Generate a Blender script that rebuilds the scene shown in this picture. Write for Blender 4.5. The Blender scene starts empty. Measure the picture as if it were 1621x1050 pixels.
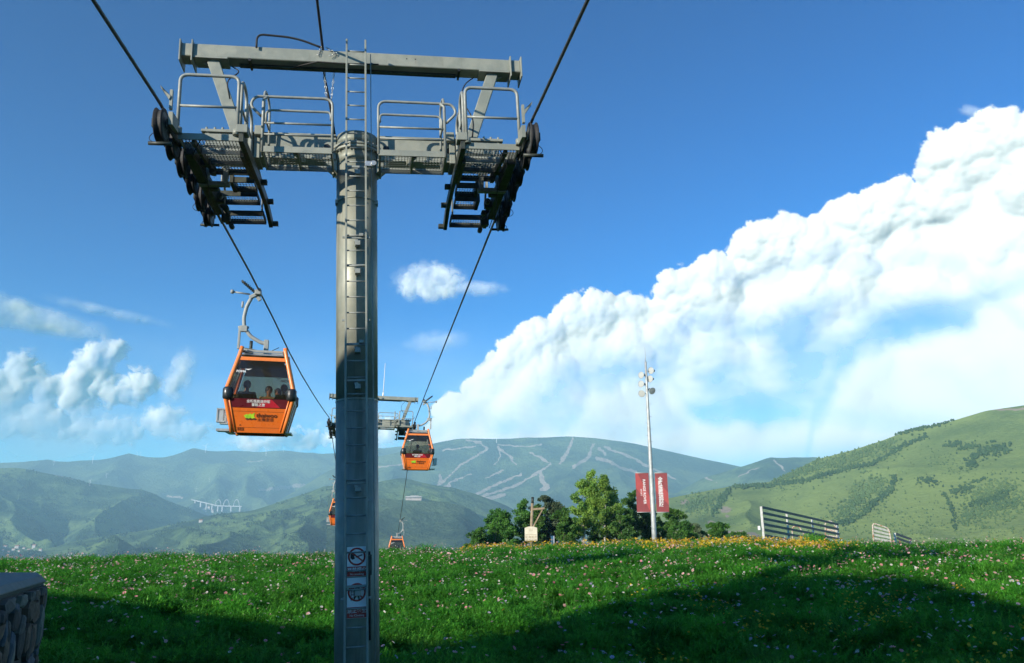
import bpy, bmesh, math, random
import numpy as np
from mathutils import Vector, Matrix, Euler
from mathutils.bvhtree import BVHTree
R = math.radians
PI = math.pi
scene = bpy.context.scene
COL = scene.collection
rng = np.random.default_rng(7)
random.seed(7)

# ------------------------------------------------------------------ camera
CZ = 1.6
PITCH, ROLL, FPX = R(14.8), R(0.5), 1250.0
cam_d = bpy.data.cameras.new('camera')
cam_d.sensor_width = 36.0
cam_d.lens = 36.0 * FPX / 1621.0
cam_d.clip_start = 0.1
cam_d.clip_end = 40000
cam = bpy.data.objects.new('camera', cam_d)
COL.objects.link(cam)
cf = Vector((0, math.cos(PITCH), math.sin(PITCH)))
cu0 = Vector((0, -math.sin(PITCH), math.cos(PITCH)))
cx0 = Vector((1, 0, 0))
cX = cx0 * math.cos(ROLL) - cu0 * math.sin(ROLL)
cU = cx0 * math.sin(ROLL) + cu0 * math.cos(ROLL)
m = Matrix((cX, cU, -cf)).transposed().to_4x4()
m.translation = Vector((0, 0, CZ))
cam.matrix_world = m
scene.camera = cam

def ray(px, py):
    d = cf * FPX + cX * (px - 810.5) - cU * (py - 525.0)
    return d.normalized()
def at(px, py, Y):
    d = ray(px, py)
    return Vector((0, 0, CZ)) + d * (Y / d.y)
def azel(px, py):
    d = ray(px, py)
    return math.degrees(math.atan2(d.x, d.y)), math.degrees(math.asin(d.z))

# ------------------------------------------------------------------ light
SUN_AZ, SUN_EL = R(42), R(17)           # heading the light travels to, elevation
sd = Vector((math.sin(SUN_AZ) * math.cos(SUN_EL), math.cos(SUN_AZ) * math.cos(SUN_EL), -math.sin(SUN_EL)))
sl = bpy.data.lights.new('sun', 'SUN')
sl.energy = 5.0
sl.angle = R(0.5)
sl.color = (1.0, 0.90, 0.76)
sun = bpy.data.objects.new('sun', sl)
sun.rotation_mode = 'QUATERNION'
sun.rotation_quaternion = sd.to_track_quat('-Z', 'Y')
COL.objects.link(sun)
scene.view_settings.view_transform = 'Standard'
scene.view_settings.look = 'None'
scene.view_settings.exposure = 1.0
scene.view_settings.gamma = 1.0
scene.view_settings.use_curve_mapping = False
scene.cycles.volume_bounces = 1
scene.cycles.max_bounces = 8
scene.cycles.transparent_max_bounces = 24
scene.cycles.use_denoising = True

# ------------------------------------------------------------------ node helpers
class NT:
    def __init__(s, tree): s.t = tree; s.n = tree.nodes; s.l = tree.links
    def node(s, typ, **kw):
        n = s.n.new(typ)
        for k, v in kw.items(): setattr(n, k, v)
        return n
    def setin(s, n, k, v):
        if v is None: return
        if isinstance(v, bpy.types.NodeSocket): s.l.new(v, n.inputs[k])
        else: n.inputs[k].default_value = v
    def math(s, op, a, b=None, c=None, clamp=False):
        n = s.node('ShaderNodeMath', operation=op); n.use_clamp = clamp
        s.setin(n, 0, a); s.setin(n, 1, b); s.setin(n, 2, c)
        return n.outputs[0]
    def vmath(s, op, a, b=None, scale=None):
        n = s.node('ShaderNodeVectorMath', operation=op)
        s.setin(n, 0, a); s.setin(n, 1, b)
        if scale is not None: s.setin(n, 3, scale)
        return n.outputs[0]
    def noise(s, vec, scale, detail=3, rough=.5, dist=0.0, out=0):
        n = s.node('ShaderNodeTexNoise'); s.setin(n, 'Vector', vec); s.setin(n, 'Scale', scale)
        s.setin(n, 'Detail', detail); s.setin(n, 'Roughness', rough); s.setin(n, 'Distortion', dist)
        return n.outputs[out]
    def mapr(s, v, a, b, c=0.0, d=1.0, smooth=False):
        n = s.node('ShaderNodeMapRange'); n.interpolation_type = 'SMOOTHSTEP' if smooth else 'LINEAR'
        s.setin(n, 0, v); s.setin(n, 1, a); s.setin(n, 2, b); s.setin(n, 3, c); s.setin(n, 4, d)
        return n.outputs[0]
    def mix(s, f, a, b, mode='MIX'):
        n = s.node('ShaderNodeMix', data_type='RGBA', blend_type=mode)
        s.setin(n, 0, f); s.setin(n, 6, a); s.setin(n, 7, b)
        return n.outputs[2]
    def ramp(s, v, stops):
        n = s.node('ShaderNodeValToRGB'); s.setin(n, 0, v)
        e = n.color_ramp.elements
        while len(e) < len(stops): e.new(0.5)
        for q, (p, c) in zip(e, stops): q.position = p; q.color = (*c, 1) if len(c) == 3 else c
        return n.outputs[0]

def c4(c): return (c[0], c[1], c[2], 1.0)
MATS = {}
def mat(name, color, rough=.6, metal=0.0, var=.25, vscale=6.0, bump=0.0, bscale=40.0, color2=None, spec=None, coord='Object', thr=None, detail=4, dirt=None):
    if name in MATS: return MATS[name]
    m = bpy.data.materials.new(name); m.use_nodes = True
    t = NT(m.node_tree); b = t.n['Principled BSDF']
    tc = t.node('ShaderNodeTexCoord').outputs[coord]
    n1 = t.noise(tc, vscale, detail, .6)
    if color2 is None: color2 = tuple(c * (1 - var) for c in color)
    lo, hi = thr or (.35, .65)
    f = t.mapr(n1, lo, hi, smooth=True)
    colr = t.mix(f, c4(color), c4(color2))
    if dirt:
        mp = t.node('ShaderNodeMapping'); mp.inputs['Scale'].default_value = dirt[2]
        t.l.new(tc, mp.inputs[0])
        n2 = t.noise(mp.outputs[0], 1.0, 5, .65)
        colr = t.mix(t.mapr(n2, dirt[1], dirt[1] + .16, 0, dirt[3], True), colr, c4(dirt[0]))
    t.setin(b, 'Base Color', colr)
    t.setin(b, 'Roughness', t.mapr(t.noise(tc, vscale * 2.7, 3), .3, .7, max(0, rough - .1), min(1, rough + .12)))
    b.inputs['Metallic'].default_value = metal
    if spec is not None: b.inputs['Specular IOR Level'].default_value = spec
    if bump:
        bn = t.node('ShaderNodeBump'); bn.inputs['Strength'].default_value = bump; bn.inputs['Distance'].default_value = .02
        t.setin(bn, 'Height', t.noise(tc, bscale, 4, .6)); t.l.new(bn.outputs[0], b.inputs['Normal'])
    MATS[name] = m
    return m

# ------------------------------------------------------------------ world: sky and clouds
def build_world():
    w = bpy.data.worlds.new('World'); scene.world = w; w.use_nodes = True
    t = NT(w.node_tree)
    for n in list(t.n): t.n.remove(n)
    sky = t.node('ShaderNodeTexSky', sky_type='NISHITA')
    sky.sun_disc = False; sky.sun_elevation = SUN_EL; sky.sun_rotation = SUN_AZ + PI
    sky.altitude = 1500; sky.air_density = 1.0; sky.dust_density = .35; sky.ozone_density = 2.2
    hs = t.node('ShaderNodeHueSaturation'); hs.inputs['Saturation'].default_value = 1.25; hs.inputs['Hue'].default_value = .5
    t.l.new(sky.outputs[0], hs.inputs['Color'])
    gm = t.node('ShaderNodeGamma'); t.l.new(t.vmath('SCALE', hs.outputs[0], scale=.11), gm.inputs[0]); gm.inputs[1].default_value = 1.42
    skyc = t.mix(1.0, t.vmath('SCALE', gm.outputs[0], scale=9.1), (0.04, 1.27, 1.52, 1), 'MULTIPLY')
    col = skyc
    bg = t.node('ShaderNodeBackground'); t.l.new(col, bg.inputs[0]); bg.inputs[1].default_value = .088
    out = t.node('ShaderNodeOutputWorld'); t.l.new(bg.outputs[0], out.inputs[0])
build_world()

# ------------------------------------------------------------------ mesh builder
class MB:
    def __init__(s): s.v = []; s.f = []; s.sm = []
    def add(s, vs, fs, smooth=False):
        o = len(s.v); s.v += [tuple(v) for v in vs]; s.f += [tuple(i + o for i in f) for f in fs]; s.sm += [smooth] * len(fs)
        return s
    def box(s, c, size, M=None):
        x, y, z = size[0] / 2, size[1] / 2, size[2] / 2
        vs = [Vector((a, b, d)) for a in (-x, x) for b in (-y, y) for d in (-z, z)]
        if M is not None: vs = [M @ v for v in vs]
        c = Vector(c); vs = [v + c for v in vs]
        return s.add(vs, [(0, 1, 3, 2), (4, 6, 7, 5), (0, 4, 5, 1), (2, 3, 7, 6), (0, 2, 6, 4), (1, 5, 7, 3)])
    def bx(s, x0, x1, y0, y1, z0, z1):
        return s.box(((x0 + x1) / 2, (y0 + y1) / 2, (z0 + z1) / 2), (abs(x1 - x0), abs(y1 - y0), abs(z1 - z0)))
    def beam(s, a, b, w, h, up=(0, 0, 1)):
        a, b = Vector(a), Vector(b); d = b - a; L = d.length; d.normalize()
        u = Vector(up); x = d.cross(u)
        if x.length < 1e-4: x = d.cross(Vector((1, 0, 0)))
        x.normalize(); u = x.cross(d)
        M = Matrix((x, d, u)).transposed()
        return s.box((a + b) / 2, (w, L, h), M)
    def tube(s, pts, r, n=8, cap=True, closed=False, prof=None):
        P = [Vector(p) for p in pts]; N = len(P)
        rr = r if hasattr(r, '__len__') else [r] * N
        vs = []; last = None
        for i in range(N):
            if closed: d = P[(i + 1) % N] - P[i - 1]
            else: d = P[min(i + 1, N - 1)] - P[max(i - 1, 0)]
            d.normalize()
            if last is None:
                a = Vector((0, 0, 1)) if abs(d.z) < .9 else Vector((1, 0, 0))
                x = d.cross(a).normalized()
            else:
                x = (last - d * last.dot(d))
                x = x.normalized() if x.length > 1e-6 else d.orthogonal().normalized()
            last = x; y = d.cross(x)
            for k in range(n):
                t = 2 * PI * k / n
                q = rr[i] * (prof(k, i) if prof else 1)
                vs.append(P[i] + (x * math.cos(t) + y * math.sin(t)) * q)
        fs = []
        for i in range(N if closed else N - 1):
            j = (i + 1) % N
            for k in range(n):
                l = (k + 1) % n
                fs.append((i * n + k, i * n + l, j * n + l, j * n + k))
        s.add(vs, fs, True)
        if cap and not closed:
            o = len(s.v) - len(vs)
            s.f.append(tuple(o + k for k in reversed(range(n)))); s.sm.append(False)
            s.f.append(tuple(o + (N - 1) * n + k for k in range(n))); s.sm.append(False)
        return s
    def cyl(s, a, b, r0, r1=None, n=16):
        return s.tube([a, b], [r0, r0 if r1 is None else r1], n)
    def lathe(s, prof, n=24, axis='z', c=(0, 0, 0), cap=True):
        """prof: (radius, height) list"""
        vs = []; c = Vector(c)
        for r, z in prof:
            for k in range(n):
                t = 2 * PI * k / n; a, b = r * math.cos(t), r * math.sin(t)
                v = (a, b, z) if axis == 'z' else ((z, a, b) if axis == 'x' else (a, z, b))
                vs.append(Vector(v) + c)
        fs = [(i * n + k, i * n + (k + 1) % n, (i + 1) * n + (k + 1) % n, (i + 1) * n + k) for i in range(len(prof) - 1) for k in range(n)]
        s.add(vs, fs, True)
        return s
    def prism(s, poly, a, b, M=None):
        """poly in 2D (u,w), extruded from y=a to y=b (local x,z plane)"""
        n = len(poly)
        vs = [Vector((p[0], a, p[1])) for p in poly] + [Vector((p[0], b, p[1])) for p in poly]
        if M is not None: vs = [M @ v for v in vs]
        fs = [tuple(range(n)), tuple(reversed(range(n, 2 * n)))] + [(i, n + i, n + (i + 1) % n, (i + 1) % n) for i in range(n)]
        return s.add(vs, fs)
    def mesh(s, name):
        me = bpy.data.meshes.new(name); me.from_pydata(s.v, [], s.f)
        me.polygons.foreach_set('use_smooth', s.sm); me.update()
        return me
    def build(s, name, material, parent=None, bevel=0.0, label=None, loc=None):
        me = s.mesh(name)
        if bevel or True:
            bm = bmesh.new(); bm.from_mesh(me)
            bmesh.ops.recalc_face_normals(bm, faces=bm.faces)
            bm.to_mesh(me); bm.free()
        me.materials.append(material)
        o = bpy.data.objects.new(name, me); COL.objects.link(o); o.parent = parent
        if loc is not None: o.location = loc
        if bevel:
            md = o.modifiers.new('bevel', 'BEVEL'); md.width = bevel; md.segments = 1; md.limit_method = 'ANGLE'; md.angle_limit = R(40)
        if label: o['label'] = label
        return o
def mobj(name, me, parent=None, M=None, loc=None, rot=None):
    o = bpy.data.objects.new(name, me); COL.objects.link(o); o.parent = parent
    if M is not None: o.matrix_local = M
    if loc is not None: o.location = loc
    if rot is not None: o.rotation_euler = rot
    return o
def tag(o, label, cat=None, group=None, kind=None):
    if label: o['label'] = label
    if cat: o['category'] = cat
    if group: o['group'] = group
    if kind: o['kind'] = kind
    return o
def thing(name, label, cat, loc=(0, 0, 0), group=None, M=None):
    o = bpy.data.objects.new(name, None); COL.objects.link(o); o.empty_display_size = .3
    if M is not None: o.matrix_world = M
    else: o.location = loc
    return tag(o, label, cat, group)
def sub(name, parent):
    o = bpy.data.objects.new(name, None); COL.objects.link(o); o.parent = parent; return o
KIDS = {}
def smalls():
    for o in bpy.data.objects:
        if o.name.split('.')[0] in ('flange_bolts', 'bolt_heads', 'rail_clamp', 'brake_parts', 'axle', 'signal_wire', 'conduit'): o['kind'] = 'stuff'
def copy_tree(o, parent=None):
    c = o.copy(); COL.objects.link(c); c.parent = parent
    for ch in list(o.children): copy_tree(ch, c)
    return c
def text(name, body, size, parent, loc, rot, material, ext=.001, bold=0.0, align='CENTER', sx=1.0):
    cu = bpy.data.curves.new(name, 'FONT'); cu.body = body; cu.size = size; cu.extrude = ext; cu.offset = bold
    cu.align_x = align; cu.align_y = 'CENTER'; cu.resolution_u = 3
    cu.materials.append(material)
    key = (body, size, ext, bold, align)
    if key not in TEXTS:
        tmp = bpy.data.objects.new('tmp', cu); COL.objects.link(tmp)
        TEXTS[key] = bpy.data.meshes.new_from_object(tmp.evaluated_get(bpy.context.evaluated_depsgraph_get())); bpy.data.objects.remove(tmp)
    me = TEXTS[key].copy(); me.materials.clear(); me.materials.append(material)
    o = bpy.data.objects.new(name, me); COL.objects.link(o); o.parent = parent
    o.location = loc; o.rotation_euler = rot; o.scale = (sx, 1, 1)
    return o
TEXTS = {}
def hoop(pts, rad=.12, seg=5):
    """round the inner corners of a polyline"""
    P = [Vector(p) for p in pts]; out = [P[0]]
    for i in range(1, len(P) - 1):
        a, b, c = P[i - 1], P[i], P[i + 1]
        r = min(rad, (a - b).length * .49, (c - b).length * .49)
        s0 = b + (a - b).normalized() * r; s1 = b + (c - b).normalized() * r
        for k in range(seg + 1):
            t = k / seg
            out.append((s0 * (1 - t) + b * t) * (1 - t) + (b * (1 - t) + s1 * t) * t)
    out.append(P[-1]); return out

# ------------------------------------------------------------------ numpy noise
def vnoise(x, y, seed=0):
    xi = np.floor(x).astype(np.int64); yi = np.floor(y).astype(np.int64)
    xf = x - xi; yf = y - yi
    u = xf * xf * xf * (xf * (xf * 6 - 15) + 10); v = yf * yf * yf * (yf * (yf * 6 - 15) + 10)
    def g(ix, iy, dx, dy):
        h = (ix * 374761393 + iy * 668265263 + seed * 974711) & 0x7fffffff
        h = ((h ^ (h >> 13)) * 1274126177) & 0x7fffffff
        h = (h ^ (h >> 16)) & 0xffff
        a = h / 65536.0 * 2 * PI
        return np.cos(a) * dx + np.sin(a) * dy
    n00 = g(xi, yi, xf, yf); n10 = g(xi + 1, yi, xf - 1, yf); n01 = g(xi, yi + 1, xf, yf - 1); n11 = g(xi + 1, yi + 1, xf - 1, yf - 1)
    return (n00 * (1 - u) + n10 * u) * (1 - v) + (n01 * (1 - u) + n11 * u) * v * 1.0
def fbm(x, y, o=4, seed=0, gain=.5):
    s = 0; a = 1; 
    for k in range(o):
        s = s + a * vnoise(x * 2 ** k, y * 2 ** k, seed + k * 17); a *= gain
    return s
def ridged(x, y, o=4, seed=0, gain=.5):
    s = 0; a = 1; w = 1
    for k in range(o):
        n = 1 - np.abs(vnoise(x * 2 ** k, y * 2 ** k, seed + k * 31)) * 2.2
        n = np.clip(n, 0, 1) ** 1.6
        s = s + a * n * w; w = np.clip(n, 0, 1); a *= gain
    return s

# ------------------------------------------------------------------ terrain
SKY_AZ = [-32.1, -29.5, -25.3, -17.7, -12.7, -9.4, -0.6, 8.2, 16.6, 24.4, 31.9]
SKY_EL = [-0.85, -0.79, -0.75, -0.78, -0.76, -0.54, -0.45, -0.27, -0.13, -0.38, -0.32]
RC = 42.0
def sstep(a, b, x):
    t = np.clip((x - a) / (b - a), 0, 1); return t * t * (3 - 2 * t)
def ground(x, y):
    x = np.asarray(x, float); y = np.asarray(y, float)
    r = np.hypot(x, y); az = np.degrees(np.arctan2(x, y))
    el = np.interp(az, SKY_AZ, SKY_EL)
    hc = CZ + np.tan(np.radians(el)) * RC - .5
    hc = np.where(np.abs(az) > 60, np.maximum(-1.15, hc * (1 - (np.abs(az) - 60) / 60)), hc)
    t = np.clip((r - 10) / (RC - 10), 0, 1); s = t * (2 - t) * .6 + .4 * t
    z = -1.15 + (hc + 1.15) * s
    slope = np.interp(az, [-180, -8, -3, 2, 12, 16, 24, 60, 180], [.09, .06, .03, .006, .004, .01, .045, .06, .09])
    d = np.clip(r - RC - 3, 0, None)
    z = z - slope * np.minimum(d, 75)
    q = np.clip(r - 112, 0, None)
    z = z - 130 * (1 - np.exp(-(q / 330.0) ** 1.3))
    z = z + fbm(x / 3.1, y / 3.1, 3, 5) * .10 * sstep(5, 14, r)
    z = z + fbm(x / 260, y / 260, 4, 9) * 30 * sstep(180, 700, r)
    return z
def gz(x, y): return float(ground(np.array([x]), np.array([y]))[0])

def grid_mesh(V, na, nr, wrap=False):
    """V[nr][na] -> faces"""
    i = np.arange(nr - 1)[:, None] * na; j = np.arange(na - (0 if wrap else 1))[None, :]
    a = i + j; b = i + (j + 1) % na
    return np.stack([a, b, b + na, a + na], -1).reshape(-1, 4)
def np_mesh(name, V, F, smooth=True):
    me = bpy.data.meshes.new(name); k = F.shape[1]
    me.vertices.add(len(V)); me.vertices.foreach_set('co', np.asarray(V, np.float32).ravel())
    me.loops.add(len(F) * k); me.loops.foreach_set('vertex_index', F.astype(np.int32).ravel())
    me.polygons.add(len(F)); me.polygons.foreach_set('loop_start', np.arange(len(F), dtype=np.int32) * k)
    me.polygons.foreach_set('use_smooth', np.full(len(F), smooth)); me.update(calc_edges=True); me.validate()
    return me
def attr(me, name, a, typ='FLOAT', dom='POINT'):
    at_ = me.attributes.new(name, typ, dom)
    at_.data.foreach_set('value' if typ == 'FLOAT' else 'vector', np.asarray(a, np.float32).ravel())

def soil_mat():
    m = bpy.data.materials.new('meadow_soil'); m.use_nodes = True; t = NT(m.node_tree); b = t.n['Principled BSDF']
    geo = t.node('ShaderNodeNewGeometry').outputs['Position']
    f = t.mapr(t.noise(geo, 1.6, 5, .65), .35, .68, smooth=True)
    c = t.mix(f, (.018, .035, .010, 1), (.045, .075, .018, 1))
    far = t.mapr(t.noise(geo, .02, 5, .6), .3, .7)
    c2 = t.mix(far, (.05, .085, .028, 1), (.09, .13, .05, 1))
    sp = t.node('ShaderNodeSeparateXYZ'); t.l.new(geo, sp.inputs[0])
    r = t.math('SQRT', t.math('ADD', t.math('MULTIPLY', sp.outputs[0], sp.outputs[0]), t.math('MULTIPLY', sp.outputs[1], sp.outputs[1])))
    t.setin(b, 'Base Color', t.mix(t.mapr(r, 70, 200), c, c2)); b.inputs['Roughness'].default_value = .95
    b.inputs['Specular IOR Level'].default_value = .1
    bn = t.node('ShaderNodeBump'); bn.inputs['Distance'].default_value = .1; t.setin(bn, 'Height', t.noise(geo, 6, 5, .7)); t.l.new(bn.outputs[0], b.inputs['Normal'])
    return m
azs = np.radians(np.concatenate([np.arange(-180, -46, 4), np.arange(-46, 46, .5), np.arange(46, 180, 4)]))
rs = np.concatenate([[.01, 2, 4], np.arange(5, 62, .55), 62 * 1.055 ** np.arange(1, 100)])
rs = rs[rs < 11000]
X = rs[:, None] * np.sin(azs)[None]; Y = rs[:, None] * np.cos(azs)[None]
Z = ground(X, Y)
me = np_mesh('ground', np.stack([X, Y, Z], -1).reshape(-1, 3), grid_mesh(None, len(azs), len(rs), True))
me.materials.append(soil_mat())
tag(mobj('ground', me), 'grassy ground of the hilltop meadow falling away to a valley', kind='structure')

def seg_dist(A, E, pts):
    """angular distance in degrees from arrays to a polyline of (az, el)"""
    best = np.full(A.shape, 1e9)
    for (a0, e0), (a1, e1) in zip(pts[:-1], pts[1:]):
        dx, dy = a1 - a0, e1 - e0; L = dx * dx + dy * dy + 1e-9
        t = np.clip(((A - a0) * dx + (E - e0) * dy) / L, 0, 1)
        best = np.minimum(best, np.hypot(A - a0 - t * dx, E - e0 - t * dy))
    return best
def mountain_mat(name, c1, c2, c3, scale, bumpd=8.0, bare=(.37, .32, .27), tex=.05):
    m = bpy.data.materials.new(name); m.use_nodes = True; t = NT(m.node_tree); b = t.n['Principled BSDF']
    geo = t.node('ShaderNodeNewGeometry').outputs['Position']
    n1 = t.noise(geo, scale, 6, .62, .4)
    c = t.ramp(t.math('ADD', n1, t.math('MULTIPLY', t.math('SUBTRACT', t.noise(geo, tex, 4, .7), .5), .35)), [(.38, c3), (.48, c2), (.58, c1)])
    at_ = t.node('ShaderNodeAttribute', attribute_name='bare')
    brk = t.math('ADD', at_.outputs['Fac'], t.math('MULTIPLY', t.math('SUBTRACT', t.noise(geo, tex * 1.3, 5, .7), .5), 1.3))
    c = t.mix(t.mapr(brk, .42, .62, smooth=True), c, t.mix(t.noise(geo, tex * .6, 4), c4(bare), c4(tuple(q * .7 for q in bare))))
    t.setin(b, 'Base Color', c); b.inputs['Roughness'].default_value = .95; b.inputs['Specular IOR Level'].default_value = .05
    bn = t.node('ShaderNodeBump'); bn.inputs['Distance'].default_value = bumpd * 2.2; bn.inputs['Strength'].default_value = .9
    t.setin(bn, 'Height', t.math('ADD', t.noise(geo, tex * .35, 6, .72), t.math('MULTIPLY', t.noise(geo, tex * 2, 4, .7), .35))); t.l.new(bn.outputs[0], b.inputs['Normal'])
    return m
BVH = {}
def sheet(name, prof, r0, r1, el0, naz, nt, p, amp, lam, seed, material, label, bare=(), rocks=(), warp=.5, drop=.5, keep=.25, stretch=2.4):
    P = [azel(*q) for q in prof]
    pa = np.array([q[0] for q in P]); pe = np.array([q[1] for q in P])
    az = np.linspace(pa[0], pa[-1], naz); es = np.interp(az, pa, pe)
    k = max(1, naz // 160); es = np.convolve(np.pad(es, k, 'edge'), np.ones(2 * k + 1) / (2 * k + 1), 'valid')
    t = np.concatenate([np.linspace(0, 1, nt), np.linspace(1, 1.6, 14)[1:]])
    A, T = np.meshgrid(np.radians(az), t); ES = np.tile(es, (len(t), 1))
    r = r0 + (r1 - r0) * T
    tc = np.clip(T, 0, 1)
    E_ = el0 + (ES - el0) * tc ** p
    rr = np.where(T <= 1, r, r1)
    Z = CZ + rr * np.tan(np.radians(E_))
    Z = np.where(T > 1, Z - (r - r1) * drop * np.clip((T - 1) / .15, .15, 1), Z)
    a = A * r1
    w = fbm(a / lam / 2, r / lam / 2, 3, seed + 3) * warp
    N = ridged(a / lam + w, r / (lam * stretch) + w, 3, seed, .38) - .75 + .22 * fbm(a / lam * 3.3, r / lam * 2.2, 4, seed + 5) + .4 * fbm(a / lam / 2.5, r / lam / 2.5, 3, seed + 8)
    env = sstep(0, .12, T) * (1 - (1 - keep) * sstep(.62, 1.0, T)) * sstep(0, .05, 1.6 - T)
    Z = Z + amp * N * env
    X = r * np.sin(A); Y = r * np.cos(A)
    V = np.stack([X, Y, Z], -1).reshape(-1, 3); F = grid_mesh(None, naz, len(t))
    me = np_mesh(name, V, F[:, ::-1])
    hz = np.hypot(X, Y); Ev = np.degrees(np.arctan2(Z - CZ, hz)); Ad = np.degrees(A)
    bv = np.zeros(Ad.shape); Ad0, Ev0 = Ad, Ev
    Ad = Ad + .14 * fbm(Ad / .5, Ev / .35, 3, seed + 60); Ev = Ev + .09 * fbm(Ad / .5 + 5, Ev / .35, 3, seed + 61)
    wv_ = 1 + .9 * fbm(Ad / .8, Ev / .6, 2, seed + 62)
    for pts, wd in bare:
        q = [azel(*u) for u in pts]
        bv = np.maximum(bv, np.clip(1.25 - seg_dist(Ad, Ev, q) / ((wd * .0458 * .33 + .012) * wv_) * .62, 0, 1))
    for (cx, cy, rad) in rocks:
        ca, ce = azel(cx, cy)
        bv = np.maximum(bv, np.clip(1.2 - np.hypot((Ad - ca) / 1.6, Ev - ce) / (rad * .0458) * .6, 0, 1))
    attr(me, 'bare', bv.ravel())
    me.materials.append(material)
    o = mobj(name, me); tag(o, label, kind='structure')
    BVH[name] = BVHTree.FromPolygons([tuple(v) for v in V], F.tolist())
    return o
def crop2(pts): return [(560 + x / 2.795, 640 + y / 2.795) for x, y in pts]
def crop3(pts): return [(1040 + x / 2.79, 620 + y / 2.79) for x, y in pts]
def crop1(pts): return [(x / 3.0, 660 + y / 3.0) for x, y in pts]
m_far = mountain_mat('far_mountain_green', (.095, .14, .06), (.05, .085, .045), (.022, .045, .032), .0035, 14)
m_mid = mountain_mat('middle_mountain_green', (.125, .185, .065), (.065, .11, .048), (.024, .05, .03), .0055, 9)
m_hill = mountain_mat('meadow_hill_green', (.215, .285, .085), (.170, .235, .074), (.115, .175, .058), .0045, 1.6, (.34, .29, .22), .22)
sheet('far_range', [(-420, 752), (-200, 738), (0, 732), (80, 733), (110, 730), (160, 727), (200, 723), (267, 721), (290, 715), (330, 713), (377, 715), (393, 719), (420, 716), (443, 713), (467, 716), (500, 722), (530, 718), (600, 712), (640, 705), (760, 700), (900, 705), (1100, 735), (1400, 760), (2100, 780)],
      3900, 5500, -1.2, 520, 150, .8, 120, 800, 11, m_far, 'long hazy blue-green mountain ridge on the horizon with wind turbines',
      bare=[(crop1([(1230, 350), (1330, 338), (1440, 325)]), 5), (crop1([(790, 375), (870, 385)]), 3), (crop1([(1180, 215), (1250, 208)]), 1.5)])
ski = [((500, 158), (560, 170), (590, 200)), ((590, 200), (470, 270), (400, 340), (340, 385)), ((640, 190), (650, 230), (620, 270)), ((650, 200), (690, 230), (715, 265)), ((780, 215), (870, 260)),
       ((970, 150), (945, 215), (910, 262)), ((1060, 180), (1040, 235), (970, 278)), ((870, 265), (820, 300), (720, 360), (560, 410), (450, 440)), ((825, 300), (835, 340), (865, 370), (830, 378)),
       ((740, 310), (640, 350), (560, 390), (480, 430)), ((115, 345), (200, 355), (310, 380)), ((115, 280), (200, 268), (230, 265)), ((660, 295), (580, 328)), ((380, 310), (385, 350)),
       ((350, 390), (420, 430), (470, 445), (560, 425), (670, 400)), ((1075, 240), (1120, 250), (1180, 280), (1250, 300)), ((1110, 190), (1220, 230), (1310, 280), (1420, 330)), ((1085, 195), (1115, 220)),
       ((520, 310), (440, 340), (380, 380)), ((480, 390), (450, 430)), ((640, 178), (760, 190), (830, 178)), ((390, 205), (540, 185)), ((420, 360), (330, 395), (270, 405)), ((160, 418), (240, 425), (330, 440))]
wd = [3, 3, 2.5, 2.5, 2.2, 4.5, 4, 3.2, 6, 3, 3.2, 3, 1.6, 4.5, 5, 4.5, 3, 4, 2, 4.5, 1.5, 1.5, 4, 2]
sheet('ski_mountain', [(430, 800), (520, 745), (601, 722), (650, 712), (696, 701), (725, 695), (760, 694), (810, 694), (864, 693), (903, 691), (935, 693), (985, 699), (1060, 714), (1130, 730), (1200, 745), (1300, 765), (1400, 800)],
      2900, 4300, -1.5, 760, 330, .85, 60, 620, 29, m_far, 'broad hazy mountain laced with pale ski runs',
      bare=[(crop2(a), b * 1.15) for a, b in zip(ski, wd)], keep=.1)
sheet('small_range', [(985, 800), (1069, 783), (1112, 758), (1165, 740), (1212, 727), (1255, 723), (1290, 725), (1340, 735), (1500, 770)],
      2300, 3300, -1.0, 260, 110, .9, 30, 420, 41, m_mid, 'low hazy green ridge with a winding pale track below the clouds',
      bare=[(crop3([(520, 305), (545, 330), (570, 355)]), 2.2), (crop3([(355, 378), (400, 355), (450, 335)]), 1.6), (crop3([(215, 380), (265, 400)]), 3)])
sheet('spur_hill', [(-420, 740), (-100, 748), (0, 745), (40, 744), (100, 752), (170, 765), (250, 784), (310, 804), (370, 830), (420, 850), (470, 870)],
      2400, 3500, -1.6, 460, 170, .85, 62, 520, 57, m_mid, 'folded green hillside descending into the valley beyond the meadow',
      bare=[(crop1([(250, 270), (350, 300)]), 1.2)])
sheet('valley_hill', [(-300, 905), (0, 886), (90, 868), (190, 842), (280, 830), (350, 812), (400, 806), (450, 790), (500, 776), (560, 766), (640, 760), (720, 775), (800, 800), (900, 850)],
      1500, 2500, -2.2, 500, 170, .8, 42, 400, 63, m_mid, 'folded green hill with lit ridges beyond the meadow edge',
      bare=[([(200, 842), (235, 834), (285, 826)], 2.2)])
sheet('dark_hill', [(520, 785), (601, 788), (650, 792), (703, 795), (735, 801), (757, 815), (775, 838), (800, 870)],
      1300, 1900, -2.2, 240, 110, .7, 20, 330, 77, m_far, 'dark blue-green hill at the foot of the ski mountain')
hill_prof = [(930, 850), (1000, 815), (1058, 789), (1130, 775), (1158, 770), (1219, 763), (1241, 754), (1291, 728), (1348, 713), (1398, 697), (1434, 683), (1506, 667), (1560, 651), (1621, 642), (1800, 628), (2100, 640)]
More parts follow.
